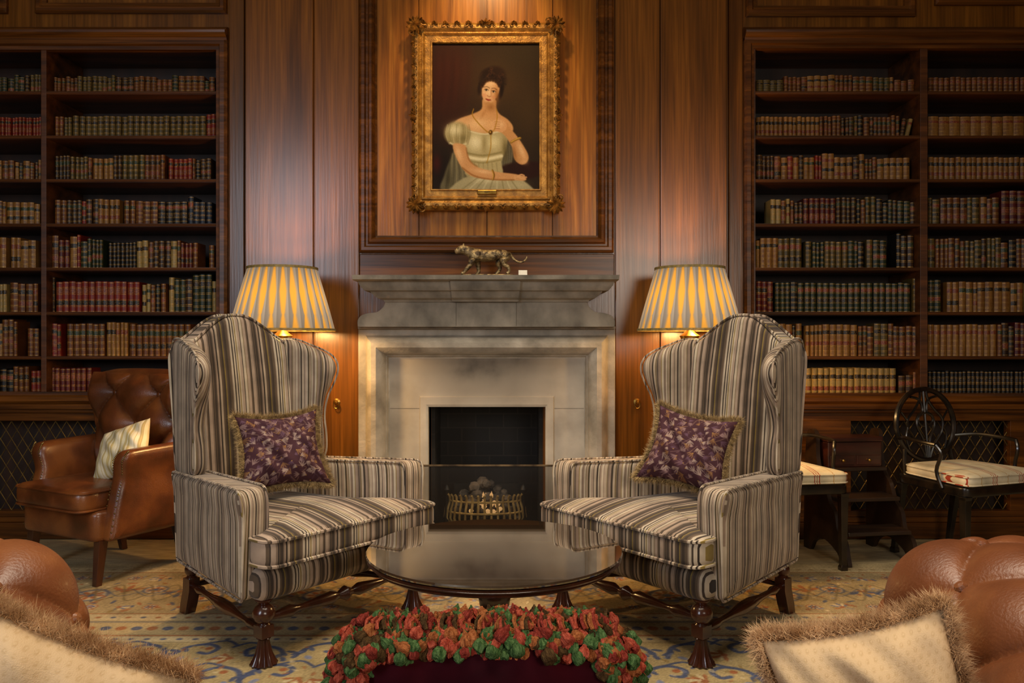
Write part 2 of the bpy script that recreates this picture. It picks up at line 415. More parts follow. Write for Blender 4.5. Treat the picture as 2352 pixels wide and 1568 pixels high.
# ============================================================ BOOKCASES
SH=[ez(y,BW) for y in (209,311,411,513,614,716,818,926)]
ZTOP=ez(104,BW)
def bookcase(x0,x1,ox0,ox1,div,label,gr):
    e=empty('built_in_bookcase',((x0+x1)/2,BW,0),0,label,'bookcase'); cx=(x0+x1)/2
    def O(b,n,m,**k):
        for p in b.v: p.x-=cx; p.y-=BW
        return b.obj(n,m,e,**k)
    b=B(); b.box(x0,x1,4.83,4.85,.0,ZT-.002); O(b,'back_panel',W_back,smooth=False)
    b=B(); pr=[(0,0),(0,.02),(.012,.03),(.03,.03),(.036,.016),(.05,.012),(.052,-.02)]
    mould(b,x0,x1,SH[7]-.001,ZT-.002,[(i*(abs(ox1-x1) if abs(ox1-x1)<.2 else .06)/.052,d) for i,d in pr],BW)
    O(b,'face_frame',W_hor,ang=30)
    b=B(); b.box(x0,ox0,BW,4.83,SH[7],ZT-.003); b.box(ox1,x1,BW,4.83,SH[7],ZT-.003); b.box(ox0,ox1,BW+.01,4.83,ZTOP,ZT-.003)
    O(b,'carcass',W_case,smooth=False)
    b=B(); b.box(div[0],div[1],BW-.004,4.829,SH[7],ZTOP); O(b,'divider',W_case,smooth=False,bevel=.002)
    for zz in SH[:7]:
        for (a,c) in ((ox0,div[0]),(div[1],ox1)):
            b=B(); b.box(a,c,BW+.002,4.829,zz-.018,zz)
            b.tube([(a+.001,BW+.002,zz-.009),(c-.001,BW+.002,zz-.009)],.008,8)
            O(b,'shelf',W_case)
    b=B(); b.box(x0-.0,x1,BW-.05,4.829,SH[7]-.03,SH[7]-.0015); b.box(x0,x1,BW-.035,4.829,SH[7]-.05,SH[7]-.03); O(b,'ledge',W_hor,smooth=False,bevel=.004)
    zg1=ez(966,BW); zg0=ez(1172,BW)
    b=B(); b.box(x0,x1,BW-.01,BW+.05,zg1,SH[7]-.05); b.box(x0,x1,BW-.01,BW+.05,.12,zg0)
    xs=[x0]+[q for g in gr for q in g]+[x1]
    for i in range(0,len(xs),2): b.box(xs[i],xs[i+1],BW-.01,BW+.05,zg0,zg1)
    O(b,'cabinet_front',W_hor,smooth=False,bevel=.002)
    b=B(); b.box(x0,x1,BW+.16,BW+.18,0,zg1); O(b,'cabinet_back',W_back,smooth=False)
    b=B(); b.box(x0,x1,BW-.03,BW+.05,0,.09); b.box(x0,x1,BW-.02,BW+.05,.09,.12); O(b,'plinth',W_hor,smooth=False,bevel=.005)
    for (a,c) in gr:
        b=B(); st=.062; H=zg1-zg0
        n=int((c-a+H)/st)+2
        for k in range(-n,n*2):
            for sg in (1,-1):
                xs0=a+k*st
                p0=Vector((xs0,0,zg0)); dx=H*.62*sg
                p1=Vector((xs0+dx,0,zg1))
                lo,hi=(p0.x,p1.x)
                t0,t1=0,1
                if dx>0:
                    t0=max(0,(a-lo)/dx); t1=min(1,(c-lo)/dx)
                else:
                    t0=max(0,(c-lo)/dx); t1=min(1,(a-lo)/dx)
                if t1-t0>.02:
                    q0=p0.lerp(p1,t0); q1=p0.lerp(p1,t1); yy=BW+.02+.002*sg
                    b.tube([(q0.x,yy,q0.z),(q1.x,yy,q1.z)],.0026,5)
        O(b,'grille',BRASSD,recalc=False)
    return e
bookcase(XL+.02,bl,XL+.08,ex(497,BW),(ex(95,BW),ex(107,BW)),'built-in dark wood bookcase with brass lattice grille base',[(XL+.2,-1.78)])
bookcase(brr,XR-.02,ex(1735,BW),XR-.08,(ex(2113,BW),ex(2130,BW)),'built-in dark wood bookcase with wood panel and brass lattice base',[(ex(1953,BW),ex(2318,BW)),(ex(2380,BW),XR-.2)])
# ============================================================ BOOKS
LCOL={'b':('#4a260e','#74411a','brown'),'d':('#25150a','#422914','dark brown'),'t':('#70441a','#996b32','tan'),'c':('#7c6334','#a68a50','cream vellum'),
 'k':('#100e0c','#201a14','black'),'g':('#191f13','#2b331c','dark green'),'r':('#65160e','#842618','red'),'m':('#44120e','#601c16','burgundy'),'o':('#3d3217','#614d22','olive'),'n':('#141a25','#252c38','navy')}
BM={}
for k,(c1,c2,nm) in LCOL.items(): BM[k]=noisemat('book_leather_'+nm.replace(' ','_'),c1,c2,(70,5,9),.42,bump=.1,bscale=(200,200,200),pos=True,lo=.3,hi=.7,spec=.35)
GILT=noisemat('book_gilt','#7a5220','#cc9a44',(90,90,90),.4,metal=.35,pos=True,lo=.3,hi=.6)
LAB={'r':noisemat('label_red','#5c160c','#94522a',(150,10,150),.45,pos=True),'k':noisemat('label_black','#1a130d','#8a6428',(150,10,150),.45,pos=True,lo=.5,hi=.75),'g':noisemat('label_green','#22301a','#7c682c',(150,10,150),.45,pos=True,lo=.5,hi=.75)}
KEYS=list(LCOL); ALLM=[BM[k] for k in KEYS]+[GILT]+[LAB['r'],LAB['k'],LAB['g'],PAPER]
def booktmpl(style):
    ribs=[.15,.32,.49,.66,.83] if style%2==0 else [.2,.4,.6,.8]
    iv=[]
    def fill(z0,z1,mat=0): iv.append((z0,z1,0,mat))
    z=0; fill(0,.025); fill(.025,.036,1); z=.036
    for i,r in enumerate(ribs):
        mat=0
        if i==len(ribs)-1: mat=2
        elif i==len(ribs)-3 and style in (1,2): mat=4
        fill(z,z+.012); 
        if style==3: fill(z+.012,z+.02,1); z2=z+.02
        else: z2=z+.012
        fill(z2,r-.022,mat); fill(r-.022,r-.014,1)
        iv.append((r-.014,r+.014,1,0)); fill(r+.014,r+.022,1); z=r+.022
    fill(z,.955); fill(.955,.967,1); fill(.967,1)
    vs=[];fs=[];mm=[];nc=7
    for (z0,z1,o,m) in iv:
        base=len(vs)
        for (zz,off) in ((z0,0),(z0+.003,.014*o),(z1-.003,.014*o),(z1,0)) if o else ((z0,0),(z1,0)):
            for j in range(nc):
                a=-1+2*j/(nc-1); vs.append((.5*a,-(.07+off)*math.cos(a*pi/2)**.6 if abs(a)<1 else -off*.3,zz))
        rows=4 if o else 2
        for q in range(rows-1):
            for j in range(nc-1):
                fs.append((base+q*nc+j,base+q*nc+j+1,base+(q+1)*nc+j+1,base+(q+1)*nc+j)); mm.append(m)
    def bx(x0,x1,y0,y1,z0,z1,m):
        o=len(vs); vs.extend([(x0,y0,z0),(x1,y0,z0),(x1,y1,z0),(x0,y1,z0),(x0,y0,z1),(x1,y0,z1),(x1,y1,z1),(x0,y1,z1)])
        for q in [(0,3,2,1),(4,5,6,7),(0,1,5,4),(1,2,6,5),(2,3,7,6),(3,0,4,7)]: fs.append(tuple(i+o for i in q)); mm.append(m)
    bx(-.5,-.42,0,1,0,1,0); bx(.42,.5,0,1,0,1,0); bx(-.42,.42,.0,.97,.01,.975,3)
    return np.array(vs),fs,mm
TM=[booktmpl(i) for i in range(4)]
BC={}
def bookmesh(col,style,lab):
    k=(col,style,lab)
    if k not in BC:
        v,f,mm=TM[style]; me=bpy.data.meshes.new('book'); me.from_pydata(v.tolist(),[],f)
        for q in (BM[col],GILT,LAB[lab],PAPER,LAB['k' if lab!='k' else 'r']): me.materials.append(q)
        me.polygons.foreach_set('material_index',mm); me.polygons.foreach_set('use_smooth',[True]*len(f)); me.set_sharp_from_angle(angle=math.radians(35)); BC[k]=me
    return BC[k]
BD=4.505
books=[]
def row(sh,x0,x1,h,hv,w,cols,uniform=False):
    x=x0; i=0; col=R.choice(cols); st=R.randrange(4); lab=R.choice('rkg'); left=0; hh=h;ww=w
    while x<x1:
        if left<=0:
            col=R.choice(cols); st=R.randrange(4); lab=R.choice('rkkgk'); left=R.choice([1,1,1,2,3,4]) if not uniform else 99
            hh=h+R.uniform(-hv,hv)*1.3; ww=w*(R.uniform(.7,1.35) if not uniform else 1)
        left-=1
        if x+ww>x1+3: break
        books.append((sh,x+ww/2,ww-.5,hh+R.uniform(-1,1),col,st,lab)); x+=ww+.4
row(0,122,355,40,3,11,'bodo'); row(0,357,392,36,2,12,'bd',True); row(0,394,492,38,5,11,'odbg')
row(1,124,165,50,1,13,'obg'); row(1,166,470,50,1,13.5,'o',True); row(1,472,492,54,1,11,'r',True)
row(2,124,384,54,5,10.5,'bdtotb'); row(2,386,438,52,1,10.5,'r',True); row(2,440,493,52,3,10,'dkmb')
row(3,124,222,56,5,11,'bdrt'); row(3,224,282,58,1,12,'t',True); row(3,284,308,56,1,12,'b',True); row(3,310,492,60,7,13,'kbdcnm')
row(4,117,245,70,8,12,'mrgtb'); row(4,247,310,60,1,9,'k',True); row(4,312,412,62,2,11,'bdc'); row(4,414,450,60,2,10,'bdm'); row(4,478,494,52,2,9,'ob')
row(5,112,124,82,1,11,'d',True); row(5,126,322,70,2,14.5,'r',True); row(5,324,384,64,2,12,'kcb'); row(5,386,494,78,8,14,'kgdc')
row(6,114,150,74,1,13,'dr'); row(6,152,240,74,1,14,'b',True); row(6,242,295,76,2,13,'tc'); row(6,297,440,74,1,13.5,'b',True)
row(7,112,205,80,1,11.5,'m',True)
row(0,-60,95,40,5,11,'gdbo'); row(1,-70,95,48,1,7.5,'r',True); row(2,-60,95,48,7,11,'bdt'); row(3,-60,93,54,5,12,'tbtr'); row(4,-60,20,70,5,13,'kdt'); row(4,22,93,68,3,14,'tc')
row(5,-60,20,66,5,13,'bc'); row(5,22,94,66,2,13,'bdb'); row(6,-60,45,74,8,12,'tbt'); row(6,60,93,66,2,12,'tb'); row(7,-60,66,80,4,13,'kdbk'); row(7,68,94,72,2,11,'r',True)
row(0,1738,2100,38,5,12,'odobtb'); row(1,1738,1882,50,1,10,'t',True); row(1,1884,2066,50,3,10,'dkbob')
row(2,1738,1845,58,4,11,'bdtr'); row(2,1847,2100,58,7,11,'dtbro')
row(3,1770,1845,56,4,12,'dbc'); row(3,1847,1920,60,1,12,'m',True); row(3,1922,2104,58,6,10.5,'kdgob')
row(4,1738,1850,68,4,12,'ogot'); row(4,1852,1990,62,2,12,'gkdo'); row(4,1992,2050,64,2,12,'og'); row(4,2060,2108,70,8,14,'dk')
row(5,1738,1780,72,3,13,'rm'); row(5,1782,1832,68,3,12,'dkg'); row(5,1834,2096,68,1,14,'g',True); row(5,2098,2110,78,0,10,'o')
row(6,1790,1850,72,2,12,'ktd'); row(6,1852,1970,72,2,13,'tb'); row(6,1972,2108,72,3,12,'bdo')
row(7,1852,2062,78,1,13.5,'c',True); row(7,2066,2106,66,6,12,'dbk')
row(0,2134,2420,38,1,12,'b',True); row(1,2134,2420,50,1,24,'t',True); row(2,2134,2420,54,1,12,'t',True)
row(3,2134,2300,62,3,13,'bot'); row(3,2302,2420,78,2,18,'m',True); row(4,2134,2300,68,4,12,'dbo'); row(4,2302,2420,66,5,14,'dkb')
row(5,2134,2175,76,3,14,'gd'); row(5,2177,2420,70,2,14,'tc'); row(6,2134,2290,72,1,14,'t',True); row(6,2292,2420,72,5,13,'mbd'); row(7,2134,2420,72,1,9.5,'k',True)
order=sorted(range(len(books)),key=lambda i:-(books[i][2]*books[i][3]) if books[i][1]>-8 and books[i][1]<2362 else 0)
indiv=set(order[:298])
SB=B()
nrow=['top','second','third','fourth','fifth','sixth','seventh','bottom']
for i,(sh,px,w,h,col,st,lab) in enumerate(books):
    k=BD/F; sx=w*k; szz=h*k; dy=R.uniform(.10,.13); X=ex(px,BD); Y=BD+.004+R.uniform(0,.012); Z=SH[sh]+.0003
    if i in indiv:
        o=bpy.data.objects.new('book',bookmesh(col,st,lab)); COL.objects.link(o)
        o.location=(X,Y,Z); o.scale=(sx,dy,szz)
        o['label']='%s leather-bound book with gilt bands on the %s shelf'%(LCOL[col][2],nrow[sh]); o['category']='book'; o['group']='antique books on the %s shelf'%nrow[sh]
    else:
        v,f,mm=TM[st]; vv=v*np.array([sx,dy,szz])+np.array([X,Y,Z])
        mp={0:KEYS.index(col),1:10,2:11+'rkg'.index(lab),3:14,4:11+'rkg'.index('k' if lab!='k' else 'r')}
        o0=len(SB.v); SB.v.extend([tuple(p) for p in vv]); SB.f.extend([tuple(q+o0 for q in t) for t in f]); SB.m.extend([mp[q] for q in mm])
SB.obj('books',ALLM,recalc=False,kind='stuff',label='remaining rows of leather-bound antique books on the shelves',cat='books',ang=35)
for (px,tilt,col) in ((2072,8,'d'),(2083,14,'c')):
    o=bpy.data.objects.new('book',bookmesh(col,0,'r')); COL.objects.link(o); k=BD/F
    o.location=(ex(px,BD)+.0,BD+.006,SH[1]+.003); o.scale=(9*k,.12,44*k); o.rotation_euler=(0,math.radians(tilt),0)
    o['label']='%s leather-bound book leaning against its row'%LCOL[col][2]; o['category']='book'; o['group']='antique books on the second shelf'
# ============================================================ FIREPLACE
FP=4.3-.0145
cxF=ex(1117,4.15)
fp=empty('fireplace',(cxF,FP,0),0,'carved grey stone fireplace with moulded surround and mantel shelf','fireplace')
def FO(b,n,m,**k):
    for p in b.v: p.x-=cxF; p.y-=FP
    return b.obj(n,m,fp,**k)
def ufr(b,x0,x1,z1,prof,y,topk=1,m=0):
    b.rings([[(x0+i,y-d,0),(x0+i,y-d,z1-i*topk),(x1-i,y-d,z1-i*topk),(x1-i,y-d,0)] for i,d in prof],m,False,False)
x0,x1=ex(820,4.2),ex(1415,4.2); z1=ez(752,4.2)
def stonesoot():
    m,nt,b=newmat('stone_sooty')
    tc=N(nt,'ShaderNodeTexCoord'); sp=N(nt,'ShaderNodeSeparateXYZ'); nt.links.new(tc.outputs['Object'],sp.inputs[0])
    no=N(nt,'ShaderNodeTexNoise'); no.inputs['Scale'].default_value=5; no.inputs['Detail'].default_value=10; nt.links.new(tc.outputs['Object'],no.inputs['Vector'])
    ax=N(nt,'ShaderNodeMath',operation='ABSOLUTE'); nt.links.new(sp.outputs['X'],ax.inputs[0])
    mx=N(nt,'ShaderNodeMapRange'); mx.inputs[1].default_value=.55; mx.inputs[2].default_value=.15; nt.links.new(ax.outputs[0],mx.inputs[0])
    mz=N(nt,'ShaderNodeMapRange'); mz.inputs[1].default_value=.68; mz.inputs[2].default_value=.94; nt.links.new(sp.outputs['Z'],mz.inputs[0])
    ml=N(nt,'ShaderNodeMath',operation='MULTIPLY'); nt.links.new(mx.outputs[0],ml.inputs[0]); nt.links.new(mz.outputs[0],ml.inputs[1])
    m2=N(nt,'ShaderNodeMath',operation='MULTIPLY'); m3=N(nt,'ShaderNodeMath',operation='MULTIPLY'); m3.inputs[1].default_value=1.55; m3.use_clamp=True
    nt.links.new(ml.outputs[0],m2.inputs[0]); nt.links.new(no.outputs['Fac'],m2.inputs[1]); nt.links.new(m2.outputs[0],m3.inputs[0])
    cr=N(nt,'ShaderNodeValToRGB'); cr.color_ramp.elements[0].color=lin('#837b6f'); cr.color_ramp.elements[1].color=lin('#b0a798'); cr.color_ramp.elements[0].position=.3; cr.color_ramp.elements[1].position=.68
    nt.links.new(no.outputs['Fac'],cr.inputs[0])
    mix=N(nt,'ShaderNodeMix',data_type='RGBA'); nt.links.new(m3.outputs[0],mix.inputs[0]); nt.links.new(cr.outputs[0],mix.inputs[6]); mix.inputs[7].default_value=lin('#3e3934')
    nt.links.new(mix.outputs[2],b.inputs['Base Color']); b.inputs['Roughness'].default_value=.75
    return m
SOOT=stonesoot()
b=B(); ufr(b,x0,x1,z1,[(0,0),(0,.05),(.004,.055),(.04,.055),(.044,.06),(.048,.075),(.06,.1),(.08,.12),(.105,.12),(.128,.1),(.142,.07),(.148,.05),(.152,.048),(.158,.03),(.164,.03)],FP)
FO(b,'surround',STONE,ang=35)
b=B(); xi0,xi1,zi=x0+.164,x1-.164,z1-.164
tk=(zi-OZ)/(OX0-xi0)
w=OX0-xi0
ufr(b,xi0,xi1,zi,[(0,.03),(w*.78,.03),(w*.8,.045),(w*.95,.045),(w,.04),(w,-.12)],FP,tk)
FO(b,'inner_slip',SOOT,smooth=False)
zj=ez(938,4.25)
for (a,c) in ((xi0+.002,xi0+w*.77),(xi1-w*.77,xi1-.002)):
    b=B(); b.box(a,c,FP-.0308,FP-.028,zj-.001,zj+.001); FO(b,'block_joint',JOINT,smooth=False)
d=4.17
fo=[(1348,693),(1352,704),(1366,716),(1386,719),(1402,724),(1411,735),(1411,751)]
lft=[(2234-p[0],p[1]) for p in reversed(fo)]
poly=catm(fo,4,False)+[(p[0],p[1]) for p in catm(lft,4,False)]
b=B(); b.extr([(ex(p[0],d),ez(p[1],d)) for p in poly],d-.02,FP-.001); FO(b,'frieze',STONE2,ang=30,bevel=.003)
for px in (1048,1186):
    b=B(); b.box(ex(px,d)-.001,ex(px,d)+.001,d-.0215,d-.018,ez(748,d),ez(695,d)); FO(b,'frieze_joint',JOINT,smooth=False)
b=B(); b.box(ex(820,d),ex(1415,d),4.19,FP-.001,ez(753,4.19)-.004,ez(749,4.19)); FO(b,'fillet',STONE2,smooth=False,bevel=.002)
lv=[(693,884,1350,4.14),(689,880,1354,4.135),(684,866,1368,4.11),(672,852,1382,4.09),(668,850,1384,4.085),(667,836,1398,4.06),(655,826,1408,4.04),(646,822,1412,4.035),(644,812,1420,4.0),(641,809,1422,3.985),(631,808,1423,3.98)]
ZM=ez(631,3.98)
def stack(b,lv,zf=1):
    b.rings([[(ex(a,y),y,ez(p,y)),(ex(c,y),y,ez(p,y)),(ex(c,y),FP-.001,ez(p,y)),(ex(a,y),FP-.001,ez(p,y))] for p,a,c,y in lv],0,True)
b=B(); stack(b,lv); FO(b,'mantel_shelf',STONE2,ang=25)
b=B(); b.rings([[(ex(a,y),y-.022,ez(p,y)),(ex(c,y),y-.022,ez(p,y)),(ex(c,y),y+.03,ez(p,y)),(ex(a,y),y+.03,ez(p,y))] for p,a,c,y in [(q[0],1040-(700-q[0])*.1,1190+(700-q[0])*.1,q[3]) for q in lv[:8]]],0,True); FO(b,'mantel_breakfront',STONE2,ang=25)
b=B()
b.box(OX0-.0,OX1,4.76,4.79,.03,OZ); b.box(OX0,OX0+.02,4.42,4.76,.03,OZ); b.box(OX1-.02,OX1,4.42,4.76,.03,OZ)
FO(b,'firebox',BRICK,smooth=False)
HEARTH=noisemat('hearth_dark','#2a2620','#454037',(8,8,8),.6)
b=B(); b.box(OX0+.001,OX1-.001,4.1,4.79,.0,.03); b.box(OX0-.2,OX1+.2,3.84,4.1,-.003,.02); FO(b,'hearth',HEARTH,smooth=False,bevel=.004)
fb=empty('fire_basket',(ex(1115,4.4),4.38,.03),0,'brass fire basket with glowing coals in the hearth','fire basket')
b=B(); W=.215
for zz,o in ((.09,.0),(.14,.012),(.2,.0)):
    b.tube([(W*math.sin(t),-.12*math.cos(t)-o+.02,zz) for t in np.linspace(-1.35,1.35,24)],.006,6)
for t in np.linspace(-1.25,1.25,17):
    p=lambda r,z:(W*r*math.sin(t),-.12*r*math.cos(t)+.02,z)
    b.tube([p(.84,.05),p(1.02,.075),p(1.09,.11),p(1.06,.16),p(1.0,.20),p(1.02,.225),p(1.07,.238)],.0068,6)
b.obj('bars',BRASSP,fb)
b=B(); b.box(-.17,.17,-.06,.12,.06,.075)
for sx in (-1,1):
    b.lathe([(.03,0),(.02,.015),(.01,.04),(.018,.09),(.01,.14),(.012,.24),(.02,.26),(.012,.28),(0,.29)],12,0,Matrix.Translation((sx*.21,-.03,0)))
    b.box(sx*.15-.01,sx*.15+.01,.09,.11,0,.07)
b.box(-.18,.18,.10,.12,.06,.27)
b.obj('frame',IRON,fb)
GLOW,nt,bb=newmat('ember'); bb.inputs['Emission Color'].default_value=(1,.55,.2,1); bb.inputs['Emission Strength'].default_value=.8; bb.inputs['Base Color'].default_value=lin('#7a5a38')
b=B()
for i in range(80):
    x=R.uniform(-.18,.18); y=R.uniform(-.05,.09); z=.1+R.uniform(0,.20)*(1-(abs(x)/.2)**2)
    r=R.uniform(.022,.038); M=Matrix.Translation((x,y,z))@Matrix.Rotation(R.uniform(0,3),4,'X')@Matrix.Rotation(R.uniform(0,3),4,'Z')
    b.lathe([(0,-r),(r*.7,-r*.7),(r,0),(r*.75,r*.6),(0,r*.9)],7,0,M)
b.obj('coal',COAL,fb,smooth=False,kind='stuff')
b=B()
for i in range(18):
    x=R.uniform(-.08,.10); y=R.uniform(-.07,-.03); z=R.uniform(.12,.205); r=R.uniform(.010,.018)
    b.lathe([(0,-r),(r*.7,-r*.7),(r,0),(r*.75,r*.6),(0,r*.9)],7,0,Matrix.Translation((x,y,z))@Matrix.Rotation(R.uniform(0,3),4,'X'))
for i in range(4):
    x=R.uniform(-.03,.05); h=R.uniform(.03,.045)
    b.lathe([(0,0),(.008,.006),(.009,.02),(.004,h*.7),(0,h)],8,0,Matrix.Translation((x,-.03,.21)))
b.obj('ember',GLOW,fb,kind='stuff')
MESHM,nt,bb=newmat('wire_mesh'); bb.inputs['Base Color'].default_value=lin('#241f1a'); bb.inputs['Metallic'].default_value=.1; bb.inputs['Roughness'].default_value=.4; bb.inputs['Alpha'].default_value=.5
fs=empty('fire_screen',(ex(1120,3.86),3.88,.02),0,'low black wire mesh fire screen standing before the hearth','fire screen')
SCF=noisemat('screen_rail','#3a3026','#7a664a',(20,20,20),.35,metal=.4)
zt=ez(1069,3.82)-.02; hw_=.357
pn=[((-.385,.10),(-hw_,-.06)),((-hw_,-.06),(hw_,-.06)),((hw_,-.06),(.385,.10))]
for a,c in pn:
    b=B(); b.add([(a[0],a[1],.012),(c[0],c[1],.012),(c[0],c[1],zt),(a[0],a[1],zt)],[(0,1,2,3)]); b.obj('mesh_panel',MESHM,fs,smooth=False,recalc=False)
    b=B(); b.tube([(a[0],a[1],.006),(a[0],a[1],zt)],.004,6); b.tube([(c[0],c[1],.006),(c[0],c[1],zt)],.004,6); b.tube([(a[0],a[1],zt),(c[0],c[1],zt)],.005,6); b.tube([(a[0],a[1],.008),(c[0],c[1],.008)],.004,6)
    b.obj('screen_frame',SCF,fs)
# ============================================================ PAINTING
PD=4.23
pcx=ex(1115,PD); pz=ez(490,PD)
pt=empty('painting',(pcx,PD+.05,pz),0,'oil portrait of seated woman in white in ornate gilt frame','painting')
def PO(b,n,m,**k):
    for p in b.v: p.x-=pcx; p.y-=PD+.05; p.z-=pz
    return b.obj(n,m,pt,**k)
fx0,fx1,fz0,fz1=ex(946,PD),ex(1286,PD),ez(482,PD),ez(52,PD)
b=B()
mould(b,fx0,fx1,fz0,fz1,[(0,-.05),(0,.0),(.01,.014),(.02,.02),(.035,.02),(.045,.012),(.052,.008),(.056,.016),(.062,.018),(.066,.012),(.072,.006),(.1,.004),(.103,.012),(.109,.012),(.112,-.01)],PD)
PO(b,'frame',GOLD,ang=30)
b=B()
def curl(cx,cz,s,fl,rot,y):
    pts=[];rad=[]
    for i in range(16):
        t=i/15; a=t*4.6; r=s*(1-t*.8)
        x=r*math.cos(a)*fl; z=r*math.sin(a)
        c,n=math.cos(rot),math.sin(rot)
        pts.append((cx+x*c-z*n,y-.006*math.sin(t*pi)-.008*t,cz+x*n+z*c)); rad.append(max(.0012,s*.22*(1-t*.7)))
    b.tube(pts,rad,6)
def leaf(cx,cz,L,rot,y,wd=.4):
    vs=[];n=7
    for i in range(n):
        t=i/(n-1); wv=L*wd*math.sin(pi*min(1,t*.9+.08))*(1+.25*math.sin(t*18))
        for q in (-1,-.4,0,.4,1):
            x=t*L; z=q*wv*.5; yy=y-.010*(1-q*q)-.012*math.sin(t*pi)-(.004 if q==0 else 0)
            c,nn=math.cos(rot),math.sin(rot); vs.append((cx+x*c-z*nn,yy,cz+x*nn+z*c))
    fs_=[(i*5+j,i*5+j+1,(i+1)*5+j+1,(i+1)*5+j) for i in range(n-1) for j in range(4)]
    b.add(vs,fs_)
iq=.018
per=[((fx0+iq,fz0+iq),(fx1-iq,fz0+iq),0),((fx1-iq,fz0+iq),(fx1-iq,fz1-iq),pi/2),((fx1-iq,fz1-iq),(fx0+iq,fz1-iq),pi),((fx0+iq,fz1-iq),(fx0+iq,fz0+iq),-pi/2)]
for (a,c,rot) in per:
    L=math.hypot(c[0]-a[0],c[1]-a[1]); n=int(L/.029)
    for i in range(n+1):
        t=i/n; x=a[0]+(c[0]-a[0])*t; z=a[1]+(c[1]-a[1])*t
        curl(x,z,.0125+.003*math.sin(i*1.7),1 if i%2 else -1,rot+R.uniform(-.4,.4),PD-.017)
        leaf(x,z,.026,rot+(-.9 if i%2 else -2.2)+R.uniform(-.2,.2),PD-.010,.6)
    mx,mz=(a[0]+c[0])/2,(a[1]+c[1])/2
    for q in (-1.3,-.8,0+.0,.8,1.3): leaf(mx,mz,.034,rot-pi/2+q,PD-.016,.5)
for cx,cz,dr in ((fx0,fz0,5*pi/4),(fx1,fz0,7*pi/4),(fx1,fz1,pi/4),(fx0,fz1,3*pi/4)):
    ix,iz=cx-.034*math.cos(dr),cz-.034*math.sin(dr)
    for q in (-1.5,-1.0,-.5,0,.5,1.0,1.5): leaf(ix,iz,.052,dr+q,PD-.024,.5)
    for q in (pi-.5,pi+.5,pi/2+.3,-pi/2-.3): leaf(ix,iz,.05,dr+q,PD-.024,.42)
    for s in (-1,1): curl(ix+.042*math.cos(dr+s*1.9),iz+.042*math.sin(dr+s*1.9),.022,s,dr,PD-.028)
PO(b,'frame_ornament',GOLDD,ang=50)
P=Paint(990,1245,103,439,256,337,'#2a1e12')
rg=np.random.RandomState(3)
g=P.gau
g(1020,190,90,150,'#3e180d',.9); g(1045,150,60,70,'#4a1c10',.4); g(1140,190,110,120,'#50371c',.8); g(1215,260,70,110,'#433018',.8); g(1200,130,80,60,'#352815',.7)
for i in range(14):
    x=1000+i*6; P.stroke([(x,110),(x+rg.uniform(-8,12),180),(x-10,260),(x-20+rg.uniform(-5,5),330)],10,'#58220f' if i%2 else '#200c07',12,.14)
g(1010,390,50,80,'#150d09',.9); g(1003,375,16,34,'#54160f',.6)
P.poly([(1150,325),(1168,316),(1182,330),(1178,365),(1165,392),(1146,394),(1135,370)],'#57503c',7)
for i in range(6): P.stroke([(1142+i*7,335),(1150+i*5,365),(1143+i*6,392)],2,'#857b60',2,.45)
P.poly([(1160,378),(1240,372),(1243,400),(1200,412),(1150,405)],'#2a110a',6)
P.poly([(1016,438),(1020,404),(1034,366),(1048,340),(1078,350),(1105,392),(1098,439)],'#686046',5)
for i in range(11): P.stroke([(1035+i*4,350+i*3.2),(1030+i*6.5,395),(1023+i*8,437)],2.4,'#a09468' if i%2 else '#3d3722',2.4,.5)
g(1030,410,12,40,'#2e2817',.6)
P.poly([(1026,440),(1056,414),(1096,399),(1150,398),(1190,407),(1226,434),(1228,444),(1026,444)],'#a59a72',4)
g(1120,412,50,12,'#d8cca0',.7); g(1190,425,30,14,'#c4b88c',.5)
for i in range(9): P.stroke([(1056+i*17,439),(1082+i*12,419),(1105+i*8,403)],2.5,'#dcd2a8' if i%2 else '#71683f',2.5,.5)
SK='#d09a62'
P.poly([(1110,226),(1138,228),(1140,248),(1148,262),(1166,274),(1178,290),(1176,304),(1160,314),(1120,308),(1080,310),(1046,302),(1036,292),(1052,274),(1084,262),(1106,250)],SK,3)
g(1095,284,44,22,'#efc48e',.85); g(1135,290,26,18,'#e8b87e',.7); g(1128,246,16,14,'#96602e',.7); g(1110,262,5,16,'#a86f3a',.4,.5); g(1052,280,22,8,'#e9bd88',.6,-.4)
P.poly([(1066,296),(1085,301),(1115,307),(1150,301),(1165,308),(1163,340),(1152,372),(1150,404),(1072,404),(1076,370),(1068,340),(1058,320)],'#b3a473',3)
g(1092,326,26,28,'#efe4b8',.9); g(1134,326,22,24,'#e2d6a4',.85); g(1112,330,8,30,'#8d7c4a',.6); g(1160,345,10,40,'#5c4e28',.7); g(1076,380,10,34,'#6b5d36',.5)
P.stroke([(1072,351),(1110,357),(1154,349)],4,'#8f8150',3,.9); P.stroke([(1073,360),(1110,366),(1152,358)],7,'#e8dcae',3,.9); P.stroke([(1074,369),(1110,374),(1150,367)],2.5,'#8f8150',2,.9)
for i in range(7): P.stroke([(1080+i*10,374),(1078+i*11,402)],2,'#85784c',2,.55)
P.stroke([(1066,297),(1085,303),(1115,308),(1150,302),(1166,308)],3,'#e6dab0',2,.8)
P.ell(1050,307,29,27,'#9c8d5c',.1,.3); g(1044,298,26,20,'#e8dcae',.95); g(1064,318,14,14,'#6d6038',.6)
for i in range(8): P.stroke([(1028+i*7,286),(1024+i*8,308),(1032+i*6,331)],1.8,'#84764a' if i%2 else '#d9cc9c',2,.55)
P.stroke([(1034,328),(1052,335),(1070,330)],4,'#cfc294',2)
P.poly([(1040,332),(1068,333),(1073,352),(1090,380),(1132,393),(1172,398),(1190,401),(1208,409),(1204,415),(1180,414),(1130,413),(1080,403),(1054,374)],'#cc9660',2.5)
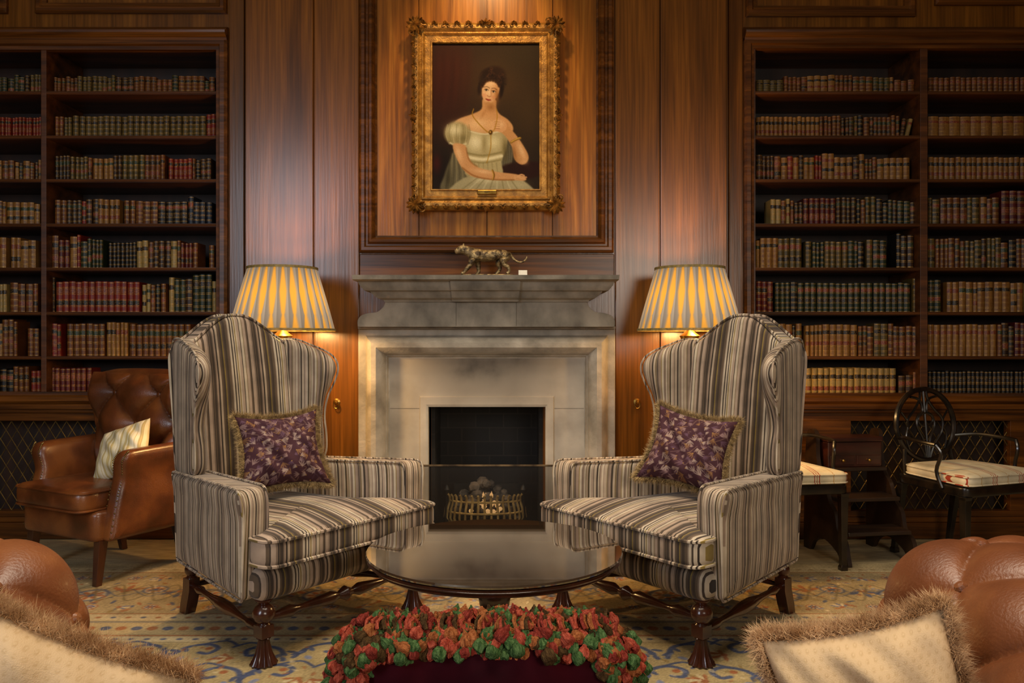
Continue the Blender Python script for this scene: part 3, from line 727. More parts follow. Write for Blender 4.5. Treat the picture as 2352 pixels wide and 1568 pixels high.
g(1054,352,10,30,'#eec08a',.8,-.3); g(1110,394,34,7,'#ecbe88',.8,.15); P.stroke([(1062,385),(1090,404),(1130,412),(1180,413)],3,'#84501f',3,.7); P.stroke([(1071,340),(1078,368),(1096,382)],3,'#8a5626',3,.6)
for i,q in enumerate(((1206,411),(1209,407),(1204,403))): P.stroke([(1182,403+i*3),(1196,q[1]-2),q],3.2,'#d8a26c',1.5)
P.stroke([(1131,391),(1135,402),(1132,412)],4,'#7c5518',2); P.stroke([(1130,391),(1133,402),(1131,412)],1.5,'#d8a848',1)
P.poly([(1170,292),(1190,316),(1212,352),(1212,370),(1198,378),(1182,366),(1176,338),(1160,312),(1144,298),(1140,284),(1150,276),(1162,280)],'#c8925a',2.5)
g(1198,346,9,32,'#eec08a',.8,-.4); g(1182,352,6,26,'#8a5626',.6,-.2); g(1204,372,10,8,'#e0ac74',.7)
P.poly([(1130,280),(1144,271),(1160,278),(1164,294),(1152,304),(1140,300),(1133,292)],'#d8a26c',2)
g(1150,286,10,9,'#f0c694',.8)
for i in range(4): P.stroke([(1150,278+i*5),(1138,277+i*5),(1129,282+i*4.5)],3.4,'#e2b07a',1.4); P.stroke([(1148,280.5+i*5),(1136,279.5+i*5)],1,'#8a5220',1,.7)
P.stroke([(1174,327),(1184,321),(1195,317)],5,'#8a6420',2); P.stroke([(1174,326),(1184,320),(1194,316)],1.8,'#e0b450',1)
P.stroke([(1088,250),(1085,264),(1098,282),(1116,300),(1128,307)],2,'#a87a1c',1.2); P.stroke([(1140,250),(1142,270),(1136,296),(1128,307),(1127,340),(1118,374)],1.8,'#a87a1c',1.2,.9); P.ell(1127,304,4.5,5.5,'#5a3a0c',0,.4); P.ell(1126,303,1.6,2,'#d8a848',0,.4)
hcx,hcy,ht=1123,226,math.radians(12)
def H(x,y):
    dx,dy=(x-1125)*.97,(y-226)*.97; return (hcx+dx*math.cos(ht)-dy*math.sin(ht),hcy+dx*math.sin(ht)+dy*math.cos(ht))
def HP(pts): return [H(*p) for p in pts]
P.ell(*H(1125,182),29,26,'#22120a',0,.5); P.ell(*H(1126,164),22,15,'#2c180d',0,.6); P.ell(*H(1112,172),16,14,'#26140b',0,.6)
for i in range(70):
    a=rg.uniform(0,6.28); r_=rg.uniform(.3,1.05); x=1124+28*r_*math.cos(a); y=178+26*r_*math.sin(a)
    p0=H(x,y); P.stroke([p0,(p0[0]+rg.uniform(-5,5),p0[1]+rg.uniform(1,5)),(p0[0]+rg.uniform(-6,6),p0[1]+rg.uniform(4,9))],1.8,['#5a341a','#3f2413','#120906'][i%3],1.8,.5)
P.ell(*H(1101,204),7,17,'#22120a',ht,.6); P.ell(*H(1148,204),7,18,'#1c0e07',ht,.6)
P.poly(HP([(1104,202),(1107,190),(1116,182),(1127,180),(1138,183),(1144,193),(1145,207),(1141,222),(1134,233),(1125,239),(1116,234),(1107,221)]),'#dca874',3)
g(*H(1117,208),15,26,'#f4cd9c',.8); g(*H(1142,214),8,26,'#9c6430',.8); g(*H(1126,237),12,5,'#a8743a',.6); g(*H(1113,221),8,7,'#e0906a',.5); g(*H(1135,221),7,6,'#cc7e54',.5); g(*H(1123,191),14,8,'#f6d3a4',.6)
for sx in (1115,1132.5):
    g(*H(sx,207),8,5,'#9c663a',.55)
    P.ell(*H(sx,208),4.0,1.9,'#e0ccac',ht,.5); P.ell(*H(sx-.4,208),2.0,1.9,'#241509',0,.5); P.stroke(HP([(sx-5,207.4),(sx,205.4),(sx+5,207.6)]),1.1,'#3c2010',.9); P.stroke(HP([(sx-6,202),(sx,199.6),(sx+6.5,202)]),1.5,'#4e2c16',1.5,.7)
P.stroke(HP([(1126,205),(1127.5,213),(1128.5,218)]),1.8,'#b0764a',2,.7); g(*H(1123,212),2.5,8,'#fbdcb0',.7); P.stroke(HP([(1119.5,220),(1123.5,221.8),(1128.5,220)]),1.3,'#96562e',1.3,.8)
P.poly(HP([(1117,228.5),(1121,227.4),(1124,228.2),(1127.5,227.4),(1131,228.5),(1124.5,232)]),'#a83c2c',1.4,1,3); P.stroke(HP([(1117.5,229),(1124,229.6),(1130.5,228.8)]),.9,'#6a221a',.8)
for i,(x,y) in enumerate(((1108,188),(1113,184),(1119,181.5),(1126,181),(1133,182.5),(1139,186),(1143,191),(1105,194),(1103,200))):
    P.ell(*H(x,y),4,4.6,'#2a160b',0,.7,.95); P.stroke(HP([(x-2.5,y+1),(x,y+3.5),(x+2.5,y)]),1.2,'#6b4020',1,.6)
sm=P.img.copy()
p_=np.pad(sm,((1,1),(1,1),(0,0)),'edge'); sm=(p_[1:-1,1:-1]*4+p_[:-2,1:-1]+p_[2:,1:-1]+p_[1:-1,:-2]+p_[1:-1,2:])/8
img=np.clip(sm*(1+rg.normal(0,.03,sm.shape[:2])[...,None]),0,1)
Xg,Yg=np.meshgrid(P.x,P.y)
Pp=np.stack([ex(Xg,PD)-pcx,np.full(Xg.shape,-.05),ez(Yg,PD)-pz],-1)
me=gridmesh('canvas',Pp); vcol(me,img.reshape(-1,3)); me.materials.append(VC_OIL)
me.flip_normals()
link('canvas',me,pt,label='oil portrait of a dark-haired woman in a white gown')
b=B(); b.box(ex(1097,PD),ex(1141,PD),PD-.022,PD-.003,ez(448,PD),ez(438,PD)); PO(b,'nameplate',BRASS,smooth=False,bevel=.003)
tx=bpy.data.curves.new('inscription','FONT'); tx.body='MARY'; tx.size=.011; tx.align_x='CENTER'; tx.align_y='CENTER'; tx.extrude=.0003
to=bpy.data.objects.new('tmp_text',tx); COL.objects.link(to); bpy.context.view_layer.update()
tm_=bpy.data.meshes.new_from_object(to.evaluated_get(bpy.context.evaluated_depsgraph_get())); bpy.data.objects.remove(to)
tm_.materials.clear(); tm_.materials.append(IRON)
link('inscription',tm_,pt,loc=(ex(1119,PD)-pcx,-.0732,ez(443,PD)-pz),rot=(pi/2,0,0))
# ============================================================ PANTHER
cat=empty('panther_sculpture',(ex(1122,4.1),4.09,ZM+.0005),0,'bronze sculpture of a walking panther on the mantel shelf','sculpture')
b=B(); ol=catm([(-.13,-.03),(-.05,-.045),(.05,-.035),(.12,-.03),(.13,.02),(.04,.04),(-.07,.035),(-.14,.02)],4)
b.pad(ol,.005,.004,lambda x,y,h:Vector((x,y,.005+h)),.001); b.obj('plinth',BRONZE,cat)
J=[((.075,0,.118),.036),((.04,0,.112),.034),((0,0,.106),.034),((-.04,0,.108),.038),((-.072,0,.115),.038),((-.10,0,.128),.028),((-.128,-.004,.139),.025),((-.148,-.008,.137),.022),((-.163,-.01,.128),.016),((-.174,-.011,.124),.011),
 ((.10,0,.118),.022),((.118,0,.105),.009),((.135,0,.085),.007),((.155,0,.073),.007),((.178,0,.075),.006),((.195,0,.090),.006),((.198,0,.105),.005),
 ((-.078,-.020,.088),.024),((-.095,-.022,.055),.014),((-.118,-.022,.028),.011),((-.13,-.022,.015),.011),((-.143,-.022,.014),.010),
 ((-.060,.020,.085),.022),((-.052,.022,.052),.014),((-.050,.022,.028),.011),((-.054,.022,.015),.011),((-.068,.022,.014),.010),
 ((.085,-.020,.092),.030),((.072,-.022,.066),.019),((.105,-.022,.046),.012),((.108,-.022,.026),.010),((.102,-.022,.015),.011),((.090,-.022,.014),.010),
 ((.072,.020,.092),.028),((.045,.022,.066),.019),((.062,.022,.045),.012),((.050,.022,.026),.010),((.042,.022,.015),.011),((.030,.022,.014),.010),
 ((-.128,-.016,.157),.008),((-.128,.010,.157),.008),((-.126,-.019,.168),.004),((-.126,.013,.168),.004)]
E=[(0,1),(1,2),(2,3),(3,4),(4,5),(5,6),(6,7),(7,8),(8,9),(0,10),(10,11),(11,12),(12,13),(13,14),(14,15),(15,16),(4,17),(17,18),(18,19),(19,20),(20,21),(4,22),(22,23),(23,24),(24,25),(25,26),(0,27),(27,28),(28,29),(29,30),(30,31),(31,32),(0,33),(33,34),(34,35),(35,36),(36,37),(37,38),(6,39),(6,40),(39,41),(40,42)]
me=bpy.data.meshes.new('body'); me.from_pydata([j[0] for j in J],E,[])
o=link('body',me,cat); me.materials.append(BRONZE)
o.modifiers.new('skin','SKIN'); sv=me.skin_vertices[0].data
for i,(p,r) in enumerate(J): sv[i].radius=(r*.95,r*.95)
sv[0].use_root=True
md=o.modifiers.new('ss','SUBSURF'); md.levels=2; md.render_levels=2
for mm in o.modifiers:
    if mm.type=='SKIN': mm.use_smooth_shade=True
b=B(); b.add([(-.022,-.01,0),(.022,-.01,0),(.022,.012,.028),(-.022,.012,.028),(-.022,.014,.0),(.022,.014,0)],[(0,1,2,3),(3,2,5,4),(0,3,4),(1,5,2),(0,4,5,1)])
CARD=noisemat('white_card','#cfc8b8','#e6e0d2',(30,30,30),.7)
b.obj('place_card',CARD,smooth=False,loc=(ex(1201,4.02),4.03,ZM+.0008),label='small folded white card standing on the mantel shelf',cat='card')
# ============================================================ LAMPS
LD=3.95
def lamp(X,Y,ztab):
    e=empty('table_lamp',(X,Y,ztab),0,'brass table lamp with a lit pleated cream and yellow shade','lamp',group='pair of table lamps')
    z0=1.158-ztab; z1=1.462-ztab; r0,r1=.255,.168
    NP=27; sub=14; nu=NP*sub; nv=28
    vs=[];cols=[]
    for j in range(nv):
        v=j/(nv-1)
        for i in range(nu):
            a=2*pi*i/nu; t=(i%sub)/sub; m=abs(t-.5)*2
            w=.16+.54*max(0,1-abs(v-.60)/.42)**.8 if v>.25 else .16+.40*((.25-v)/.25)
            gap=1/(1+math.exp((m-w)*20))
            r=r0+(r1-r0)*v - .010*gap + .004*math.sin(pi*v)*.5
            vs.append((r*math.cos(a),r*math.sin(a),z0+(z1-z0)*v))
            g_=hx('#f2a232')*(.86+.16*math.sin(pi*v)); q=hx('#a5917a')*(.84+.2*math.sin(pi*v))*(.80+.22*t)  # lamp glow between the pleats painted into the vertex colours, which also emit
            cols.append(np.clip(g_*gap+q*(1-gap),0,1))
    idx=[(j*nu+i,j*nu+(i+1)%nu,(j+1)*nu+(i+1)%nu,(j+1)*nu+i) for j in range(nv-1) for i in range(nu)]
    me=bpy.data.meshes.new('lamp_shade'); me.from_pydata(vs,[],idx); me.polygons.foreach_set('use_smooth',[True]*len(idx)); vcol(me,np.array(cols)); me.materials.append(VC_SHADE)
    link('lamp_shade',me,e)
    b=B()
    for z,r in ((z0,r0+.002),(z1,r1+.002)):
        b.lathe([(r,z-.006),(r+.003,z-.006),(r+.003,z+.006),(r,z+.006),(r-.004,z),(r,z-.006)],64,0,cap=False)
    b.obj('shade_trim',noisemat('braid','#6b5a2c','#8f7a44',(60,60,60),.7) if 'braid' not in MATS else MATS['braid'],e)
    b=B(); L=z0+.02
    b.lathe([(.085,0),(.085,.012),(.07,.02),(.045,.03),(.02,.045),(.018,.07),(.035,.11),(.052,.17),(.055,.22),(.042,.28),(.02,.33),(.016,.37),(.022,.39),(.045,L-.06),(.05,L-.05),(.03,L-.035),(.014,L-.02),(.01,L+.03),(.008,z1-.02),(0,z1-.02)],28)
    b.obj('lamp_base',BRASS,e)
    b=B()
    for a in (0,2*pi/3,4*pi/3): b.tube([(0,0,z1-.025),(r1*math.cos(a),r1*math.sin(a),z1)],.002,5)
    b.obj('shade_carrier',BRASSD,e)
    b=B(); b.lathe([(0,0),(.012,0),(.014,.02),(.026,.05),(.03,.075),(.022,.1),(0,.108)],14,0,Matrix.Translation((0,0.0,z0+.08)))
    BU=MATS.get('bulb')
    if not BU:
        BU,nt,bb=newmat('bulb'); bb.inputs['Emission Color'].default_value=(1,.7,.35,1); bb.inputs['Emission Strength'].default_value=6
    b.obj('bulb',BU,e)
    for dz,en in ((.04,27),(.2,11)):
        l=bpy.data.lights.new('lamp_light','POINT'); l.energy=en; l.color=(1,.60,.22); l.shadow_soft_size=.04
        lo=bpy.data.objects.new('lamp_light',l); COL.objects.link(lo); lo.location=(X+.05,Y-.05,1.157+dz)
    return e
def side_table(X,Y,h):
    e=empty('side_table',(X,Y,-.004),0,'round dark wood side table carrying a lamp','table',group='pair of side tables')
    b=B(); b.lathe([(.0,h-.022),(.145,h-.022),(.155,h-.014),(.155,h-.004),(.15,h),(0,h)],40); b.obj('table_top',W_dark,e)
    b=B(); b.lathe([(.03,.12),(.035,.16),(.02,.2),(.016,.3),(.03,.36),(.018,.44),(.016,h-.05),(.05,h-.022)],20); b.obj('pedestal',W_dark,e)
    for k in range(3):
        a=k*2*pi/3+.5; b=B(); c,s=math.cos(a),math.sin(a)
        b.tube([(c*r,s*r,z) for r,z in ((.015,.16),(.06,.17),(.10,.11),(.13,.045),(.145,.014),(.16,.014))],[.016,.016,.014,.012,.013,.009],8); b.obj('leg',W_dark,e)
    return e
for px in (649,1584):
    X=ex(px,LD); side_table(X,LD,.62); lamp(X,LD,.6165)
# ============================================================ WING CHAIRS
def hw(y): return .335-.2143*y
def wing_chair(loc,yaw,label):
    e=empty('wingback_armchair',loc,yaw,label,'armchair',group='pair of striped wingback armchairs')
    ol=rpoly([(-.40,-.42),(.40,-.42),(.40,-.33),(.27,.33),(-.27,.33),(-.40,-.33)],.05)
    mp=lambda x,y,h:Vector((x,y,.275+h+.012*max(0,1-abs(x)/.4)*(1 if h>0 else 0)))
    b=B(); b.pad(ol,.058,.045,mp); b.obj('seat_base',ST_X,e)
    ol=rpoly([(-.405,-.475),(.405,-.475),(.41,-.36),(.298,-.345),(.178,.25),(-.178,.25),(-.298,-.345),(-.41,-.36)],[.06,.06,.03,.02,.04,.04,.02,.03])
    mp=lambda x,y,h:Vector((x,y,.394+h))
    b=B(); b.pad(ol,.056,.034,mp,.032,inner=(.93,.82,.68,.5,.3,.12))
    b.piping(ol,mp,.042,.0065); b.piping(ol,mp,-.042,.0065); b.obj('seat_cushion',ST_X,e)
    half=[(.25,.30),(.255,.7),(.262,1.0),(.260,1.045),(.238,1.085),(.18,1.125),(.11,1.180),(.045,1.215)]
    ol=half+[(-x,z) for x,z in reversed(half)]
    ol=rpoly(ol,.035,.03)
    mb=lambda x,z,h:Vector((x,.295+.10*(z-.3)+h+.04*(abs(x)/.26)**2*-1*(1 if h<0 else 0),z))
    b=B(); b.pad(ol,.055,.035,mb,.026); b.piping([p for p in ol],mb,-.042,.006); b.piping(ol,mb,.045,.006); b.obj('backrest',ST_X,e)
    for s in (-1,1):
        ol=rpoly([(-.352,.222),(.32,.222),(.36,.575),(-.345,.602),(-.362,.56)],[.02,.02,.03,.035,.03])
        ma=lambda y,z,h:Vector((s*(hw(y)+.02-.055+h+.012*max(0,(z-.5)/.1)*(1 if h>0 else .3)),y,z))
        sta=lambda p:p.y-1.5*(s*p.x-(hw(p.y)-.035))
        b=B(); b.pad(ol,.056,.03,ma,.006); b.piping(ol,ma,.048,.005); b.piping(ol,ma,-.048,.005); b.obj('armrest',ST_Y,e,st=sta)
        ol=catm([(.34,.56),(.18,.565),(.13,.60),(.125,.68),(.135,.77),(.12,.85),(.085,.92),(.068,.975),(.08,1.02),(.125,1.055),(.21,1.085),(.30,1.11),(.39,1.10),(.405,1.0),(.385,.75)],5)
        def mw(y,z,h):
            fl=max(0,(.18-y)/.14); zz=max(0,(z-.6)/.5)
            return Vector((s*(hw(y)+.012-.032+h+.014*fl*fl*zz),y,z))
        stw=lambda p:p.y-1.6*(s*p.x-(hw(p.y)-.020+.014*max(0,(.18-p.y)/.14)**2*max(0,(p.z-.6)/.5)))
        b=B(); b.pad(ol,.032,.030,mw,.002,inner=(.85,.7,.55,.4,.25,.1)); b.piping(ol,mw,.026,.0045); b.obj('wing',ST_Y,e,st=stw)
        b=B(); x=s*.355; y=-.375
        b.lathe([(.026,.225),(.03,.222),(.026,.215),(.02,.21),(.018,.205),(.03,.197),(.038,.18),(.038,.168),(.03,.152),(.02,.143),(.024,.138),(.024,.134)],20,0,Matrix.Translation((x,y,0)))
        b.box(x-.024,x+.024,y-.024,y+.024,.095,.136)
        b.lathe([(.020,.096),(.024,.092),(.017,.086),(.020,.07),(.027,.04),(.037,.016),(.044,.006),(.042,.0)],72,0,Matrix.Translation((x,y,0)),flute=.09,nf=12)
        b.obj('leg',W_dark,e,ang=35)
        b=B(); x2=s*.235; y2=.29
        b.lathe([(.02,.225),(.024,.215),(.017,.205),(.026,.185),(.026,.17),(.016,.155),(.022,.148),(.022,.143)],18,0,Matrix.Translation((x2,y2,0)))
        b.rings([[(x2+i*hf,y2+j*hf+dy,z) for i,j in ((-1,-1),(1,-1),(1,1),(-1,1))] for hf,dy,z in ((.022,.03,0),(.024,.018,.04),(.024,0,.1),(.023,0,.146))],0)
        b.obj('leg',W_dark,e,ang=35)
        b=B(); b.turned((x,y+.02,.115),(x2,y2-.02,.115),[(.011,0),(.013,.05),(.018,.12),(.011,.17),(.013,.3),(.022,.42),(.024,.44),(.024,.56),(.022,.58),(.013,.7),(.011,.83),(.018,.88),(.013,.95),(.011,1)]); b.obj('stretcher',W_dark,e)
    b=B(); b.turned((-.335,-.375,.155),(.335,-.375,.155),[(.010,0),(.014,.05),(.022,.13),(.013,.17),(.01,.2),(.014,.25),(.024,.4),(.012,.45),(.028,.5),(.012,.55),(.024,.6),(.014,.75),(.01,.8),(.013,.83),(.022,.87),(.014,.95),(.01,1)]); b.obj('stretcher',W_dark,e)
    b=B(); b.turned((-.215,.29,.115),(.215,.29,.115),[(.011,0),(.014,.2),(.02,.5),(.014,.8),(.011,1)]); b.obj('stretcher',W_dark,e)
    return e
TH=math.radians(52)
wl=wing_chair((-.923,3.216,0),TH,'striped velvet wingback armchair beside the round table')
wr=copy_thing(wl,(.723,3.216,0),-TH)
# ============================================================ CUSHIONS
def pillow(name,w,h,t,paint,mat,M,label,cat,fr=None,n=90,group=None,concave=.07,seed=1,wrk=.006,rnd=0,slump=0):
    e=empty(name,(0,0,0),0,label,cat,M=M,group=group)
    rr=np.random.RandomState(seed); ph=rr.uniform(0,6,6)
    u=np.sin(np.linspace(-1,1,n)*pi/2)*.35+np.linspace(-1,1,n)*.65
    U,V=np.meshgrid(u,u)
    X=w/2*U*(1-concave*(1-V*V))*(1-rnd*V**6); Z=h/2*V*(1-concave*(1-U*U))*(1-rnd*U**6)
    X=X*(1-slump*.5*V)
    T=t/2*np.clip((1-np.abs(U)**2.6)*(1-np.abs(V)**2.6),0,1)**.5*(1-slump*V)
    wr=wrk*(np.sin(U*7+ph[0]+2*V)*np.sin(V*6+ph[1])+.5*np.sin(U*13+V*9+ph[2]))*(1-U**8)*(1-V**8)
    Pf=np.stack([X,-T+wr,Z],-1); Pb=np.stack([X[:,::-1],T[:,::-1]+wr[:,::-1]*.3,Z[:,::-1]],-1)
    ny,nx=U.shape
    idx=np.arange(nx*ny).reshape(ny,nx); f=np.stack([idx[:-1,:-1],idx[:-1,1:],idx[1:,1:],idx[1:,:-1]],-1).reshape(-1,4)
    me=bpy.data.meshes.new('cover'); me.from_pydata(np.concatenate([Pf.reshape(-1,3),Pb.reshape(-1,3)]).tolist(),[],np.concatenate([f,f+nx*ny]).tolist())
    me.polygons.foreach_set('use_smooth',[True]*len(me.polygons))
    if paint is not None:
        c=paint(u,u); vcol(me,np.concatenate([c.reshape(-1,3),c[:,::-1].reshape(-1,3)]))
    me.materials.append(mat); link('cover',me,e)
    if fr:
        cnt,L,wd,fm,curlr,spread=fr; b=B(); r2=random.Random(seed)
        vs=[];fs_=[]
        for i in range(cnt):
            q=r2.random()*4; sd=int(q); a=(q-sd)*2-1
            uu,vv=((a,-1),(1,a),(-a,1),(-1,-a))[sd]
            ins=1-abs(r2.gauss(0,1))*spread*1.2
            p=Vector((w/2*uu*(1-concave*(1-vv*vv))*ins*(1-slump*.5*vv),r2.uniform(-spread,spread),h/2*vv*(1-concave*(1-uu*uu))*ins))
            out=Vector(((0,0,-1),(1,0,0),(0,0,1),(-1,0,0))[sd])
            if abs(a)>.9: out=(out+Vector((uu,0,vv))*(abs(a)-.9)*8).normalized()
            out=(out+Vector((r2.uniform(-.45,.45),r2.uniform(-.55,.55)+p.y/spread*.6,r2.uniform(-.45,.45)))*curlr).normalized()
            ll=L*r2.uniform(.6,1.1); sd2=out.cross(Vector((0,1,0))); sd2=sd2.normalized()*wd if sd2.length>.01 else Vector((wd,0,0))
            mid=p+out*ll*.6; tip=p+out*ll*.9+Vector((r2.uniform(-1,1),r2.uniform(-1,1),r2.uniform(-1,1)))*ll*.4*curlr
            k=len(vs); yv=Vector((0,wd,0))
            vs+= [p-sd2,p+sd2-yv,p+yv, mid-sd2*1.1,mid+sd2*1.1-yv,mid+yv,tip]
            fs_+= [(k,k+1,k+4,k+3),(k+1,k+2,k+5,k+4),(k+2,k,k+3,k+5),(k+3,k+4,k+6),(k+4,k+5,k+6),(k+5,k+3,k+6)]
        b.add(vs,fs_); b.obj('fringe',fm,e,recalc=False,kind='stuff')
    return e
def PM(x,y,z,yaw,tilt,roll):
    r=math.radians
    return Matrix.Translation((x,y,z))@Matrix.Rotation(r(yaw),4,'Z')@Matrix.Rotation(r(tilt),4,'X')@Matrix.Rotation(r(roll),4,'Y')
def floral(u,v,seed=1):
    P=Paint(-1,1,-1,1,len(u),len(v),'#40242a'); P.x=u;P.y=v
    r=random.Random(seed)
    for i in range(110):
        x,y=r.uniform(-1,1),r.uniform(-1,1); P.stroke([(x,y),(x+r.uniform(-.15,.15),y+r.uniform(-.15,.15)),(x+r.uniform(-.2,.2),y+r.uniform(-.2,.2))],.014,r.choice(['#80625e','#8a6e5a','#543a48']),.02,.75)
    for i in range(13):
        for j in range(13):
            cx=-1+i*.17+(j%2)*.08+r.uniform(-.03,.03); cy=-1+j*.17+r.uniform(-.03,.03); a=r.uniform(0,6.3); col=['#8e726a','#825c38','#5f4452','#806462','#9c8678'][(i*3+j*2+i*j)%5]
            L=r.uniform(.08,.18)
            for k in range(4):
                t=a+k*.45-.7
                P.ell(cx+math.cos(t)*L*.5,cy+math.sin(t)*L*.5,L*.5,.013,col,t,.6,.85)
            if (i+j)%3==0: P.ell(cx,cy,.015,.015,'#9a743c',0,.5)
    return P.img
FRG=noisemat('gold_fringe','#6b5230','#b0925e',(60,60,60),.8)
FUR=noisemat('tan_fringe','#a0764a','#dab486',(30,30,30),.9)
zc=.478
fr_=(9000,.028,.0006,FRG,1.1,.008)
pillow('cushion',.35,.32,.18,lambda u,v:floral(u,v,3),VC_FAB,PM(-.932,3.205,zc+.180,28,-20,-3),'burgundy floral cushion with gold fringe leaning in armchair','cushion',fr_,n=170,group='pair of burgundy floral cushions',seed=3,concave=.17,wrk=.011,slump=.10)
pillow('cushion',.35,.32,.18,lambda u,v:floral(u,v,8),VC_FAB,PM(.712,3.195,zc+.184,-26,-20,10),'burgundy floral cushion with gold fringe leaning in armchair','cushion',fr_,n=170,group='pair of burgundy floral cushions',seed=8,concave=.17,wrk=.011,slump=.10)
# ============================================================ COFFEE TABLE
ct=empty('coffee_table',(-.058,2.63,0),0,'round dark mahogany coffee table with polished reflective top','table')
GL,nt,bb=newmat('lacquer_top'); bb.inputs['Base Color'].default_value=lin('#2e2218'); bb.inputs['Roughness'].default_value=.04; bb.inputs['IOR'].default_value=2.2; bb.inputs['Coat Weight'].default_value=1; bb.inputs['Coat Roughness'].default_value=.02
b=B(); b.lathe([(0,.405),(.40,.405),(.418,.408),(.421,.413),(.418,.418),(.0,.4185)],96); b.obj('glass_top',GL,ct)
b=B(); b.lathe([(0,.372),(.36,.372),(.40,.378),(.405,.383),(.40,.387),(.412,.391),(.418,.397),(.412,.4025),(0,.4025)],96); b.obj('table_top',W_dark,ct)
b=B(); b.lathe([(.05,.1),(.055,.13),(.045,.16),(.03,.18),(.03,.2),(.05,.23),(.055,.26),(.04,.3),(.035,.32),(.09,.36),(.12,.372)],28); b.obj('pedestal',W_dark,ct)
for k in range(4):
    a=k*pi/2+pi/2; c,s=math.cos(a),math.sin(a); b=B()
    b.tube([(c*r,s*r,z) for r,z in ((.03,.15),(.10,.16),(.17,.11),(.22,.05),(.26,.024))],[.024,.024,.02,.016,.018],10)
    for q in (-.02,0,.02): b.tube([(c*.25-s*q*.6,s*.25+c*q*.6,.022),(c*.285-s*q,s*.285+c*q,.022),(c*.305-s*q*1.1,s*.305+c*q*1.1,.010)],[.013,.013,.007],7)
    b.obj('leg',W_dark,ct)
# ============================================================ LEATHER ARMCHAIR
def tuft(u,v,e=.42): return abs(math.sin(pi*(u+v)/2)*math.sin(pi*(u-v)/2))**e
lc=empty('leather_armchair',(-1.975,3.90,-.002),math.radians(-28),'brown button-tufted leather armchair with nailhead trim by the bookcase','armchair')
b=B(); ol=rpoly([(-.28,-.27),(.28,-.27),(.28,.2),(-.28,.2)],.05); mp=lambda x,y,h:Vector((x,y,.27+h)); b.pad(ol,.07,.025,mp); b.obj('seat_base',LEATHER,lc)
ol=rpoly([(-.255,-.33),(.255,-.33),(.245,.11),(-.245,.11)],.07); mp=lambda x,y,h:Vector((x,y,.385+h)); b=B(); b.pad(ol,.055,.035,mp,.02); b.piping(ol,mp,.04,.005); b.piping(ol,mp,-.04,.005); b.obj('seat_cushion',LEATHER,lc)
XO=-.035
half=[(.25,.22),(.31,.55),(.385,.72),(.41,.86),(.385,.935),(.25,.957),(.1,.962)]
ol=rpoly(half+[(-x,z) for x,z in reversed(half)],.04,.03)
mb=lambda x,z,h:Vector((x+XO*min(1,max(0,(z-.5)/.3)),.18+.10*(z-.3)+h,z))
b=B(); b.pad(ol,.055,.045,mb,.0)
def tb(u,v):
    z=.43+v*.51; x=(u*2-1)*.28*(1+.40*min(1,v*1.3))+XO*min(1,max(0,(z-.5)/.3))
    ed=min(1,min(u,1-u)*9,min(v,1-v)*9); f=tuft((u*2-1)*2.3,v*3.4+.3,.5)
    return Vector((x,.18+.10*(z-.3)-.05-.062*f*ed**.5-(.008 if ed>=1 else .008*(ed*2-1)),z))
b.grid(tb,121,121); b.obj('backrest',LEATHER,lc,ang=80)
bmesh0=B(); bmesh0.lathe([(0,-.006),(.009,-.005),(.013,0),(.009,.003),(0,.004)],12,0,Matrix.Rotation(pi/2,4,'X'))
for iu in range(-2,3):
    for iv in range(0,4):
        if (iu+iv)%2: continue
        u=(iu/2.3+1)/2; v=(iv-.3)/3.4
        if 0.05<u<.95 and .03<v<.96:
            p=tb(u,v); q=B(); q.add([Vector(t)+p+Vector((0,-.006,0)) for t in bmesh0.v],bmesh0.f); q.obj('button',LEATHER,lc)
studs=B()
for s in (-1,1):
    ol=rpoly([(-.235,.205),(.24,.205),(.27,.62),(-.10,.61),(-.165,.605),(-.19,.56),(-.175,.48),(-.20,.40)],[.02,.02,.03,.05,.03,.03,.1,.1],.02)
    ma=lambda y,z,h:Vector((s*(.295+h+.025*max(0,(z-.48)/.12)),y,z))
    b=B(); b.pad(ol,.045,.034,ma,.004); b.obj('armrest',LEATHER,lc)
    for i in range(34):
        t=i/33; pts=[(-.232,.22),(-.197,.40),(-.172,.48),(-.187,.56),(-.165,.60),(-.158,.604)]
        k=t*5; j=min(4,int(k)); y=pts[j][0]+(pts[j+1][0]-pts[j][0])*(k-j); z=pts[j][1]+(pts[j+1][1]-pts[j][1])*(k-j)
        for hh in (-.030,.030):
            p=ma(y,z,hh); studs.lathe([(.0,-.003),(.0035,-.002),(.0045,0),(0,.001)],6,0,Matrix.Translation(p+Vector((0,.004,.0)))@Matrix.Rotation(pi/2*-1,4,'X'))
    for (x,y,sy) in ((s*.25,-.22,-.02),(s*.23,.20,.04)):
        b=B(); b.rings([[(x+i*r,y+dy+j*r,z) for i,j in ((-1,-1),(1,-1),(1,1),(-1,1))] for r,dy,z in ((.015,sy,0),(.022,0,.206))],0); b.obj('leg',W_dark,lc,smooth=False,bevel=.003)
studs.obj('nailhead_trim',BRASSD,lc,kind='stuff',recalc=False)
pillow('cushion',.30,.27,.12,None,ST_YEL,PM(-1.865,3.805,.575,-26,-28,-20),'cream and yellow striped silk cushion on the leather armchair','cushion',n=60,slump=.1)
